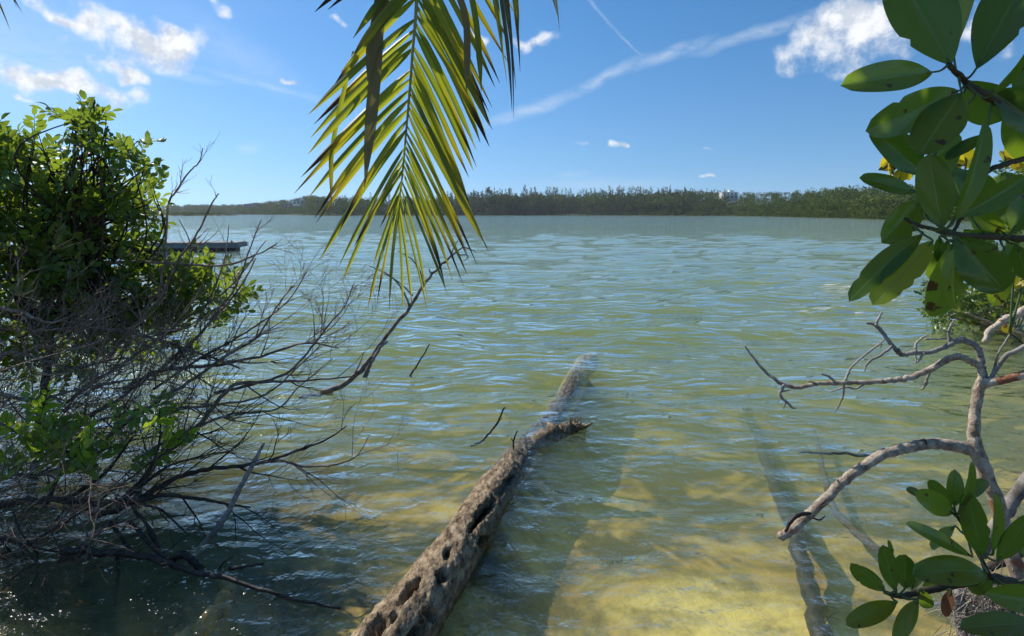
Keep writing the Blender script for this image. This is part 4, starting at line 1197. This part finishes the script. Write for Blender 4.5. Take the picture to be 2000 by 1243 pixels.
# ---- yellowing round leaves behind the spray
def round_leaf_twig(name, pix, d, leaves, label, w0=5, w1=2.5):
    e = empty(name, P(*pix[0], d))
    s_ = sprig_stem(e, pix, d, d, w0, w1, M['stem'])
    for (cx_, cy_, dia, tl) in leaves:
        a = LR.uniform(0, 6.28); r = dia / 2
        pixel_leaf(e, (cx_ - math.cos(a) * r, cy_ - math.sin(a) * r), (cx_ + math.cos(a) * r, cy_ + math.sin(a) * r), dia * 0.95, d, d + LR.uniform(-.02, .02), M['grape'], s_, tl, peak=0.45)
    return tag(e, label, 'branch')
round_leaf_twig('seagrape_twig', [(2060, 285), (2000, 312), (1930, 330), (1860, 335), (1790, 330), (1735, 322)], 1.25,
                [(1726, 322, 26, 30), (1740, 330, 20, 50), (1758, 342, 28, 10), (1772, 338, 24, 40), (1882, 300, 34, 20), (1900, 318, 26, 40), (1912, 345, 26, 20), (1868, 318, 24, 40)], 'yellow spotted round leaves behind the big mangrove leaves over the far shore')
round_leaf_twig('seagrape_sprig', [(2060, 300), (2010, 305), (1975, 312)], 1.2, [(1962, 305, 22, 50), (1980, 300, 34, 10), (1998, 294, 34, 20), (2010, 320, 36, 0), (1990, 325, 20, 40)], 'cluster of yellow round leaves with brown spots at the picture edge against the sky')
round_leaf_twig('yellow_leaf_twig', [(2060, 700), (2010, 680), (1985, 660), (1972, 650)], 1.6, [(1968, 643, 21, 10), (1990, 552, 26, 30), (1978, 556, 16, 50)], 'bare twig ending in one bright yellow round leaf above the pale arms', 3, 2)

# ------------------------------------------------------------------ pale bare tree on the bank
def build_pale_tree():
    e = empty('bare_tree', P(2030, 1290, 1.55))
    tag(e, 'pale bare tree with peeling reddish bark and curved dead arms over the water', 'tree')
    def arm(name, pix, d0, d1, widths=None, w0=0, w1=0, parent=None, sides=12, amp=0.10, mat='pale'):
        pts, rad = px_path(pix, d0, d1, 7, w0, w1, widths)
        pts, rad = kinky(pts, [r * 0.88 for r in rad], amp * 0.8, 0.035)
        m = MB(); m.tube([p - e.location for p in pts], rad, sides, 0.025)
        return m.build(name, M[mat], parent or e)
    arm('trunk', [(2060, 1330), (2030, 1250), (1992, 1134), (1967, 1055), (1944, 976), (1918, 910), (1904, 868), (1902, 828), (1906, 792), (1913, 758), (1920, 735)], 1.50, 1.58, [36, 34, 32, 29, 27, 28, 25, 21, 20, 19, 15], sides=16)
    A = arm('arm', [(1912, 895), (1905, 881), (1874, 873), (1832, 867), (1798, 870), (1762, 877), (1720, 890), (1680, 916), (1656, 932), (1613, 974), (1560, 1022), (1523, 1052)], 1.56, 1.50, [22, 24, 23, 21, 20, 20, 20, 19, 18, 18, 19, 17], sides=14)
    arm('broken_tip', [(1585, 1003), (1562, 1005), (1545, 1018), (1534, 1040)], 1.50, 1.49, [5, 9, 8, 5], parent=A, mat='wet')
    arm('twig', [(1808, 868), (1806, 860), (1796, 860)], 1.53, 1.52, [5, 5, 3], parent=A, mat='limb'); arm('twig', [(1614, 976), (1600, 990), (1618, 985)], 1.5, 1.49, [3, 3, 2], parent=A, mat='limb')
    arm('twig', [(1580, 1008), (1600, 1016), (1612, 1008)], 1.5, 1.5, [4, 3, 2], parent=A, mat='limb'); arm('twig', [(1640, 945), (1634, 936)], 1.5, 1.5, w0=6, w1=3, parent=A)
    B = arm('arm', [(1920, 745), (1913, 716), (1899, 708), (1871, 696), (1846, 705), (1815, 722), (1776, 738), (1734, 744), (1692, 747), (1636, 748), (1594, 750), (1558, 757), (1530, 751), (1499, 730), (1474, 702), (1454, 675)], 1.57, 1.66,
            [14, 14, 13, 13, 13, 12, 11, 10, 9, 9, 8, 8, 8, 6, 5, 3], amp=0.18)
    for pix, ws in [([(1531, 752), (1524, 772), (1537, 786), (1548, 797), (1556, 797)], [6, 6, 5, 4, 2]), ([(1528, 765), (1542, 762)], [4, 2]), ([(1536, 784), (1530, 798)], [4, 2]),
                    ([(1649, 752), (1654, 736), (1664, 716), (1686, 696), (1712, 676), (1728, 663)], [5, 5, 4, 4, 4, 3]), ([(1649, 752), (1647, 769), (1640, 790), (1630, 806)], [5, 4, 3, 2]),
                    ([(1818, 722), (1810, 740), (1808, 752), (1798, 762)], [6, 5, 5, 3]), ([(1810, 745), (1802, 752)], [3, 2]), ([(1632, 748), (1618, 736), (1604, 730)], [5, 5, 4]), ([(1690, 748), (1672, 759), (1650, 757), (1622, 766)], [5, 4, 4, 2]),
                    ([(1596, 750), (1578, 744)], [5, 3]), ([(1712, 676), (1722, 672), (1720, 680)], [3, 2, 1.5])]:
        arm('twig', pix, 1.62, 1.63, ws, parent=B, sides=7, amp=0.3, mat='drift')
    C = arm('arm', [(1924, 748), (1922, 738), (1917, 713), (1913, 688), (1899, 671), (1877, 664), (1854, 674), (1821, 687), (1787, 689), (1759, 692), (1742, 674), (1723, 649), (1709, 635), (1692, 631)], 1.57, 1.63,
            [13, 13, 12, 12, 12, 12, 10, 9, 9, 9, 8, 8, 7, 4], amp=0.18, mat='drift')
    for pix, ws in [([(1711, 636), (1716, 622), (1723, 609)], [6, 5, 3]), ([(1744, 677), (1720, 694), (1700, 705), (1692, 714), (1689, 726)], [6, 5, 5, 4, 2]), ([(1853, 672), (1853, 649), (1857, 636), (1865, 624)], [6, 5, 4, 3]), ([(1852, 648), (1834, 644)], [4, 2]),
                    ([(1857, 636), (1874, 635)], [3, 2]), ([(1790, 689), (1789, 674), (1798, 662), (1812, 654)], [6, 5, 4, 3]), ([(1807, 663), (1830, 662), (1858, 661)], [4, 4, 3]), ([(1804, 690), (1791, 708), (1788, 692)], [5, 4, 3]), ([(1758, 690), (1754, 680)], [6, 3]), ([(1858, 661), (1864, 668)], [3, 2])]:
        arm('twig', pix, 1.60, 1.61, ws, parent=C, sides=7, amp=0.3, mat='drift')
    D = arm('arm', [(1915, 760), (1927, 748), (1958, 743), (2000, 733), (2060, 718)], 1.57, 1.5, [14, 17, 16, 16, 17])
    E = arm('arm', [(1934, 742), (1937, 736), (1950, 716), (1966, 694), (1986, 685), (2010, 670), (2050, 640)], 1.57, 1.5, [8, 8, 8, 9, 8, 8, 9], mat='drift')
    arm('twig', [(1938, 733), (1944, 712), (1950, 691), (1972, 654)], 1.57, 1.55, [5, 4, 4, 3], parent=E, sides=7, mat='drift')
    # grey limb crossing behind the trunk
    arm('limb', [(2070, 880), (2000, 948), (1965, 1000), (1935, 1045), (1915, 1085)], 1.75, 1.8, [26, 24, 24, 22, 20], mat='drift')
    arm('limb', [(2060, 1050), (2000, 1075), (1960, 1095), (1930, 1110)], 1.72, 1.75, [20, 20, 18, 16], mat='limb')
    return e
build_pale_tree()

# ---- fibrous root clump at the tree's foot
def build_roots():
    c = P(1905, 1215, 1.62)
    e = empty('root_clump', (c.x, c.y, 0.0))
    tag(e, 'shaggy clump of dry pale rootlets on a short post below the low mangrove shoot', 'roots')
    m = MB()
    pts, rad = px_path([(1868, 1150), (1872, 1185), (1885, 1230), (1900, 1300)], 1.6, 1.6, 6, widths=[22, 24, 26, 28])
    m.tube([p - e.location for p in pts], [r * (1 + 0.1 * math.sin(i * 2.1)) for i, r in enumerate(rad)], 12, 0.08); m.build('post', M['drift'], e)
    m = MB()
    pts, rad = px_path([(1925, 1135), (1930, 1190), (1935, 1245), (1940, 1320)], 1.66, 1.66, 6, widths=[60, 85, 90, 90])
    m.tube([p - e.location for p in pts], rad, 14, 0.15); m.build('root_core', M['limb'], e)
    m = MB(); R = random.Random(4)
    for k in range(620):
        p = P(R.gauss(1925, 36), R.uniform(1125, 1290), R.uniform(1.54, 1.66))
        d = Vector((R.gauss(0, .6), R.gauss(-.1, .4), R.gauss(-0.3, .7))).normalized()
        L = R.uniform(0.03, 0.10)
        k1 = Vector((R.gauss(0, .3), R.gauss(0, .3), R.gauss(-.2, .3))) * L
        r = R.uniform(0.0007, 0.0016)
        m.tube([q - e.location for q in (p, p + d * L * .5 + k1 * .4, p + d * L + k1)], [r, r, r * .6], 4, caps=False)
    m.build('rootlets', M['rootlet'], e, kind='stuff')
build_roots()

# ------------------------------------------------------------------ hanging palm fronds
PR = random.Random(17)
def leaflet(parent, pts, width, mat, tilt, name='leaflet', taper=0.6, fold=0.8):
    """strip along pts (Vectors) with a V fold; width in metres at the widest"""
    n = len(pts)
    m = MB(); vs_, uv, fs = [], [], []
    for i, p in enumerate(pts):
        t = i / (n - 1)
        tan = (pts[min(i + 1, n - 1)] - pts[max(i - 1, 0)]).normalized()
        view = (Vector((0, 0, H)) - p).normalized()
        side = tan.cross(view).normalized()
        side = Matrix.Rotation(math.radians(tilt * (0.7 + 0.5 * t)), 3, tan) @ side
        nrm = side.cross(tan).normalized()
        w = width / 2 * min(1.0, 0.35 + t * 5.0) * (1.0 if t < taper else max(0.05, 1 - ((t - taper) / (1 - taper)) ** 1.3))
        for u in (-1, -0.5, 0, 0.5, 1):
            q = p + side * (u * w * math.cos(fold)) + nrm * (-abs(u) * w * math.sin(fold)) + nrm * 0.0
            vs_.append(tuple(q - parent.location)); uv.append((u, t))
    for i in range(n - 1):
        for j in range(4):
            a = i * 5 + j
            fs.append((a, a + 1, a + 6, a + 5))
    m.add(vs_, fs, uv)
    return m.build(name, mat, parent)

def frond_leaflet(parent, base, tip, wpx, mat, bulge, d0, d1, tilt, n=12, mid=None):
    b, t = P(*base, d0), P(*tip, d1)
    c = P(base[0] * 0.55 + tip[0] * 0.45 + bulge[0], base[1] * 0.55 + tip[1] * 0.45 + bulge[1], (d0 + d1) / 2 + PR.uniform(-.03, .03))
    pts = []
    for i in range(n + 1):
        s = i / n
        pts.append(b * (1 - s) ** 2 + c * (2 * s * (1 - s)) + t * s * s)
    return leaflet(parent, pts, wpx / F * (d0 + d1) / 2, mat, tilt, taper=PR.uniform(0.62, 0.82))

def build_main_frond():
    e = empty('palm_frond', P(838, -420, 1.75))
    tag(e, 'large yellow-green coconut frond hanging down in the middle of the view', 'palm frond')
    pix = [(838, -420), (826, -250), (819, -100), (812, 30), (806, 100), (800, 180), (793, 260), (787, 330), (781, 385), (778, 412)]
    wd = [16, 11, 8, 6, 5, 4.5, 4, 3.5, 3, 2.5]
    DB = 1.88
    pts, rad = px_path(pix, 1.8, 1.9, 6, widths=wd)
    m = MB(); m.tube([p - e.location for p in pts], rad, 8, 0.03); m.build('rachis', M['rachis'], e)
    def rx(y):
        return float(np.interp(y, [p[1] for p in pix], [p[0] for p in pix]))
    left = [(410, 760, 598), (402, 727, 603), (386, 737, 585), (374, 721, 522), (352, 742, 432), (331, 733, 416), (318, 690, 470), (304, 666, 550), (288, 660, 522), (270, 640, 507), (254, 632, 495), (236, 652, 452), (216, 612, 430), (196, 610, 416),
            (176, 600, 390), (156, 574, 374), (136, 590, 352), (116, 602, 330), (96, 600, 300), (78, 606, 272), (58, 612, 240), (38, 608, 225), (18, 618, 205), (-4, 640, 165), (-26, 660, 140), (-50, 690, 95), (-75, 684, 80), (-105, 640, 20), (-135, 620, 10), (-165, 640, -30), (-200, 660, -60), (-240, 680, -90)]
    right = [(411, 796, 606), (400, 812, 596), (384, 828, 607), (366, 830, 590), (354, 876, 563), (337, 866, 540), (322, 874, 556), (310, 890, 540), (297, 899, 550), (284, 905, 525), (271, 896, 524), (258, 918, 515), (246, 932, 512), (233, 912, 500), (220, 905, 488), (207, 945, 493),
             (194, 930, 460), (180, 962, 481), (166, 925, 440), (152, 916, 412), (138, 912, 398), (122, 922, 382), (106, 918, 352), (92, 926, 337), (76, 930, 318), (60, 936, 322), (44, 940, 300), (28, 948, 293), (12, 944, 270), (-4, 956, 268), (-20, 958, 240), (-38, 964, 250),
             (-60, 962, 215), (-85, 970, 200), (-110, 975, 170), (-140, 985, 150), (-175, 990, 110), (-210, 1000, 70), (-250, 1010, 30)]
    for k, (by, tx, ty) in enumerate(left):
        tx, ty = tx + PR.uniform(-9, 9), ty + PR.uniform(-6, 14)
        if k in (9, 17, 22): continue
        L = math.hypot(tx - rx(by), ty - by)
        wpx = float(np.interp(by, [-50, 200, 300, 400], [20, 17.5, 12, 7.5])) * PR.uniform(0.85, 1.2)
        frond_leaflet(e, (rx(by), by), (tx, ty), wpx, M['palm'], (-0.03 * L + PR.uniform(-5, 5), -0.02 * L), DB - 0.02, DB - 0.05 + PR.uniform(-.16, .12), PR.uniform(-30, 30))
    for k, (by, tx, ty) in enumerate(right):
        tx, ty = tx + PR.uniform(-9, 9), ty + PR.uniform(-6, 14)
        if k in (13, 24): continue
        L = math.hypot(tx - rx(by), ty - by)
        wpx = float(np.interp(by, [-50, 200, 300, 400], [18, 14, 10, 7])) * PR.uniform(0.85, 1.2)
        frond_leaflet(e, (rx(by), by), (tx, ty), wpx, M['palm'], (0.025 * L + PR.uniform(-7, 7), 0.0), DB - 0.02, DB + 0.02 + PR.uniform(-.16, .12), PR.uniform(-38, 38))
    # leaflets that have buckled and hang straight down
    for pix2, w, mt in [([(800, -70), (760, -30), (740, 40), (733, 140), (722, 260), (712, 366)], 24, 'palmdry'), ([(795, -120), (752, -40), (738, 30), (726, 100), (718, 160)], 22, 'palmdry'),
                        ([(820, -60), (880, -30), (908, 30), (912, 110), (911, 185)], 14, 'palmdry'), ([(690, 100), (660, 230), (648, 300), (647, 335), (647, 402)], 9, 'palm'), ([(822, -90), (900, -60), (926, 20), (936, 110), (940, 180)], 12, 'palm')]:
        pp, _ = px_path(pix2, DB - 0.03, DB - 0.12, 4, 1, 1)
        leaflet(e, pp, w / F * DB, M[mt], PR.uniform(-15, 15), taper=0.75, fold=0.35)
build_main_frond()

def build_side_frond(name, label, root, ribs, tips, d):
    e = empty(name, P(*root, d)); tag(e, label, 'palm frond')
    pts, rad = px_path(ribs, d, d, 5, 10, 5)
    m = MB(); m.tube([p - e.location for p in pts], rad, 8, 0.03); m.build('rachis', M['rachis'], e)
    for (bx, by, tx, ty, w, mt) in tips:
        L = math.hypot(tx - bx, ty - by)
        frond_leaflet(e, (bx, by), (tx, ty), w, M[mt], (0.05 * L, -0.05 * L), d, d + PR.uniform(-.1, .1), PR.uniform(-40, 40))
    return e
build_side_frond('palm_frond', 'palm frond mostly out of view, dark leaflet tips hanging just right of the main frond', (860, -360), [(860, -360), (930, -230), (1000, -130), (1090, -70)],
                 [(900, -280, 985, 130, 12, 'palm'), (920, -250, 1000, 220, 14, 'palmdry'), (940, -220, 1008, 175, 12, 'palmdry'), (955, -200, 1003, 232, 10, 'palmdry'), (970, -170, 1016, 142, 11, 'palm'), (985, -150, 1012, 90, 10, 'palm'), (880, -320, 990, 160, 10, 'palm'), (1070, -80, 1093, 62, 6, 'palmdry'), (1050, -90, 1088, 30, 6, 'palmdry')], 1.75)
build_side_frond('palm_frond', 'thin dark palm leaflet tips entering at the top corner above the clouds', (-160, -220), [(-160, -220), (-90, -150), (-20, -90), (40, -60)],
                 [(-60, -120, 44, 26, 6, 'palmdry'), (-40, -105, 34, 18, 6, 'palmdry'), (-100, -160, 20, 60, 6, 'palmdry'), (-20, -90, 30, 8, 5, 'palmdry')], 2.1)

# ------------------------------------------------------------------ leafy shrubs
SR = random.Random(5)
def shrub_leaves(clumps, n_sprig, leafL, R, per=(7, 11), flat=0.5, up=0.5):
    """leaf matrices spread over clumps: list of (cx, cy, rx, ry, d, rd) in photo pixels / metres"""
    tot = sum(c[2] * c[3] for c in clumps)
    mats, twigs = [], []
    for (cx_, cy_, rx_, ry_, d, rd) in clumps:
        n = max(2, int(n_sprig * rx_ * ry_ / tot))
        for k in range(n):
            while True:
                a, b, c = R.uniform(-1, 1), R.uniform(-1, 1), R.uniform(-1, 1)
                if a * a + b * b + c * c < 1: break
            dd = d + c * rd
            base = P(cx_ + a * rx_, cy_ + b * ry_, dd)
            out = Vector((a, c * 0.9, -b)) + Vector((R.gauss(0, .5), R.gauss(0, .5), R.gauss(0, .5) + up))
            ax = out.normalized()
            nl = R.randint(*per)
            L = leafL * nl * 0.24
            pl = ax.orthogonal().normalized(); pl = (Matrix.Rotation(R.uniform(0, 6.28), 3, ax) @ pl)
            face = ax.cross(pl)
            tip = base + ax * L
            twigs.append((base, base + ax * L * .5 + Vector((0, 0, -.02 * L)), tip))
            for q in range(nl):
                t = (q + 0.6) / nl
                sd = 1 if q % 2 else -1
                pos = base + ax * (L * t)
                if q == nl - 1: dr = ax
                else: dr = (ax * R.uniform(.45, .75) + pl * sd * R.uniform(.7, 1.0) + face * R.gauss(0, .22)).normalized()
                nr = (face + Vector((R.gauss(0, .28), R.gauss(0, .28), R.gauss(0, .28) + 0.35))).normalized()
                s = leafL * R.uniform(0.7, 1.15)
                mats.append((frame(pos, dr, nr), s))
    return mats, twigs

def build_shrub(name, label, loc, clumps, n_sprig, leafL, mat, R, limbs, limb_mat, singles=300, hub=None, cat='shrub', lmesh=None):
    e = empty(name, loc); tag(e, label, cat)
    org = Vector(loc)
    mats, twigs = shrub_leaves(clumps, n_sprig, leafL, R)
    # the nearest, least hidden leaves are objects of their own; the rest is one mass
    order = sorted(range(len(mats)), key=lambda i: mats[i][0].translation.y + R.uniform(0, 0.6))
    vis = [i for i in order if -10 < CX + mats[i][0].translation.x / mats[i][0].translation.y * F < 2010]
    single = set(vis[:singles])
    shapes = []
    for k in range(4):
        v, f, uv = leaf_grid(1.0, 0.42 + 0.05 * k, 0.3, 0.15 + 0.12 * k, nl=4, nw=1, peak=0.5)
        b = MB(); b.add(v, f, uv)
        shapes.append((b, v, f, uv))
    meshes = []
    if singles:
        for b, v, f, uv in shapes:
            o = b.build('leaf', mat, e); meshes.append(o.data); bpy.data.objects.remove(o)
    bulk = MB()
    for i, (m, s) in enumerate(mats):
        k = i % 4
        if i in single:
            o = bpy.data.objects.new('leaf', meshes[k]); link(o, e)
            mm = m.copy(); mm.translation = m.translation - org
            o.matrix_basis = mm @ Matrix.Scale(s, 4)
        else:
            v, f, uv = shapes[k][1:]
            bulk.add([tuple(m @ (Vector(p) * s) - org) for p in v], f, uv)
    if bulk.v: bulk.build('foliage', mat, e, kind='stuff')
    tw = MB()
    for t in twigs:
        tw.tube([q - org for q in t], [0.0022, 0.0018, 0.001], 4, caps=False)
    tw.build('twigs', limb_mat, e, kind='stuff')
    for nm, pix, d0, d1, ws in limbs:
        pts, rad = px_path(pix, d0, d1, 6, widths=ws)
        pts, rad = kinky(pts, rad, 0.2)
        b = MB(); b.tube([p - org for p in pts], rad, 8, 0.06); b.build(nm, limb_mat, e)
    if hub:      # fine branches from the limbs into each clump
        b = MB()
        for c in clumps:
            for k in range(5):
                h = P(*hub[R.randrange(len(hub))])
                tgt = P(c[0] + R.uniform(-.7, .7) * c[2], c[1] + R.uniform(-.7, .7) * c[3], c[4] + R.uniform(-.6, .6) * c[5])
                mid = (h + tgt) / 2 + Vector((R.gauss(0, .12), R.gauss(0, .12), R.uniform(-.1, .12)))
                cc = [Vector(q) for q in catmull([tuple(h), tuple(mid), tuple(tgt)], 5)]
                b.tube([q - org for q in cc], list(np.linspace(0.011, 0.003, len(cc))), 5, 0.05, caps=False)
        b.build('branches', limb_mat, e, kind='stuff')
    return e

base = P(60, 900, 4.2)
build_shrub('leafy_shrub', 'tall glossy-leaved green shrub overhanging the water behind the dead twigs', (base.x, base.y, -0.1),
            [(172, 262, 34, 30, 4.1, .2), (175, 300, 50, 26, 4.15, .25), (258, 310, 38, 22, 4.1, .2), (166, 222, 20, 18, 4.1, .12), (196, 240, 26, 16, 4.1, .15), (150, 250, 26, 16, 4.1, .15), (285, 322, 22, 12, 4.1, .12), (262, 275, 20, 12, 4.1, .12), (60, 262, 24, 14, 4.2, .15), (8, 285, 26, 14, 4.2, .15), (292, 375, 14, 12, 4.3, .1), (235, 350, 36, 30, 4.2, .25), (75, 300, 66, 26, 4.3, .3), (15, 325, 56, 44, 4.3, .35), (60, 370, 100, 60, 4.4, .45), (150, 400, 90, 50, 4.4, .4),
             (215, 440, 85, 55, 4.5, .4), (278, 430, 24, 40, 4.5, .2), (40, 470, 90, 80, 4.4, .5), (150, 510, 110, 70, 4.6, .5), (260, 540, 90, 60, 4.7, .4), (350, 560, 70, 45, 4.8, .35), (415, 575, 60, 34, 4.9, .3), (360, 630, 60, 34, 4.8, .3), (120, 690, 120, 40, 4.7, .4), (340, 540, 40, 26, 4.7, .25), (400, 552, 44, 24, 4.8, .25), (250, 660, 80, 34, 4.7, .3), (60, 580, 100, 70, 4.5, .5), (190, 610, 100, 50, 4.6, .4), (300, 610, 60, 40, 4.7, .3), (-60, 420, 80, 160, 4.3, .5), (-220, 420, 140, 220, 4.8, .8), (-120, 600, 120, 110, 4.6, .6), (60, 650, 120, 40, 4.8, .4)],
            1500, 0.076, M['shrub'], SR,
            [('trunk', [(60, 960), (80, 820), (95, 680), (90, 540), (105, 420), (120, 360)], 4.4, 4.4, [15, 14, 12, 10, 8, 5]), ('limb', [(90, 640), (150, 600), (230, 590), (320, 580), (400, 575)], 4.4, 4.8, [14, 12, 9, 7, 3]),
             ('limb', [(95, 560), (80, 440), (100, 345), (140, 320), (178, 300), (200, 312), (222, 350)], 4.4, 4.2, [12, 9, 8, 8, 7, 5, 3]), ('limb', [(85, 660), (30, 560), (0, 420), (-30, 330)], 4.4, 4.3, [16, 12, 8, 4]),
             ('limb', [(105, 500), (170, 450), (235, 420), (290, 400)], 4.4, 4.5, [9, 7, 5, 3]), ('limb', [(178, 300), (185, 260), (182, 215), (185, 195)], 4.2, 4.1, [6, 5, 4, 2]), ('limb', [(200, 312), (235, 290), (262, 272)], 4.2, 4.1, [5, 4, 2])],
            M['limb'], 300, hub=[(95, 640, 4.4), (90, 540, 4.4), (100, 430, 4.4), (180, 600, 4.5), (150, 460, 4.4)])
base = P(90, 990, 3.2)
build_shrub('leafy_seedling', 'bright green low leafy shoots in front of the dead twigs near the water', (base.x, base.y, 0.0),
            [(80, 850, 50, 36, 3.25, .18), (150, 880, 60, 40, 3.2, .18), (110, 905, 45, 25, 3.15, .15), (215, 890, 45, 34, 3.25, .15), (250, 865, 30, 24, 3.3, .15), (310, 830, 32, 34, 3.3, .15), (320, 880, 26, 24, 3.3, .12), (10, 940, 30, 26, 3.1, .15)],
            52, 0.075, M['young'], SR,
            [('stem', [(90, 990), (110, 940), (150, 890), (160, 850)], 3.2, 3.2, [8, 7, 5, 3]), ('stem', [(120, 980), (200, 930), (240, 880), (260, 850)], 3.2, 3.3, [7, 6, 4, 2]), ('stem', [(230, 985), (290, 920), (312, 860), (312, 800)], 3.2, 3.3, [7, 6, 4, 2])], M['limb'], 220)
base = P(1960, 650, 9.0)
build_shrub('bank_shrub', 'sunlit small-leaved green shrub at the water edge behind the pale arms', (base.x, base.y, -0.1),
            [(1880, 570, 70, 40, 9.0, .7), (1950, 560, 70, 60, 9.2, .8), (1850, 615, 50, 22, 8.7, .6), (1910, 620, 70, 30, 8.9, .7), (1985, 610, 60, 40, 9.0, .8), (1820, 545, 30, 16, 8.8, .4), (2060, 560, 60, 90, 9.4, .9), (2040, 470, 60, 60, 9.6, .9)],
            560, 0.085, M['farshrub'], SR,
            [('trunk', [(1985, 690), (1980, 640), (1960, 590), (1950, 560)], 9.1, 9.2, [14, 12, 9, 5]), ('limb', [(1980, 660), (1930, 640), (1880, 625), (1840, 612)], 9.0, 8.7, [8, 7, 5, 2]), ('limb', [(1922, 668), (1933, 646), (1958, 629), (2000, 607), (2060, 580)], 7.5, 7.6, [9, 10, 11, 13, 14]),
             ('limb', [(1885, 610), (1920, 625), (1960, 640), (2010, 660)], 8.2, 8.0, [3, 4, 5, 6])], M['pale'], 0, hub=[(1960, 600, 9.1), (1940, 640, 8.9), (1985, 650, 9.0)])
base = P(2010, 480, 12.0)
build_shrub('tall_bank_shrub', 'lighter taller shrub further along the bank behind the mangrove leaves', (base.x, base.y, -0.1),
            [(1990, 400, 50, 60, 12, .8), (1960, 440, 36, 40, 12, .7), (1975, 355, 24, 34, 12, .5), (2060, 380, 60, 90, 12, .9), (2020, 470, 60, 50, 12, .8)], 260, 0.10, M['farshrub'], SR,
            [('trunk', [(2020, 590), (2010, 520), (1995, 440), (1985, 370)], 12, 12, [12, 10, 7, 4]), ('limb', [(2010, 500), (1975, 440), (1962, 400)], 12, 12, [7, 5, 3])], M['pale'], 0)
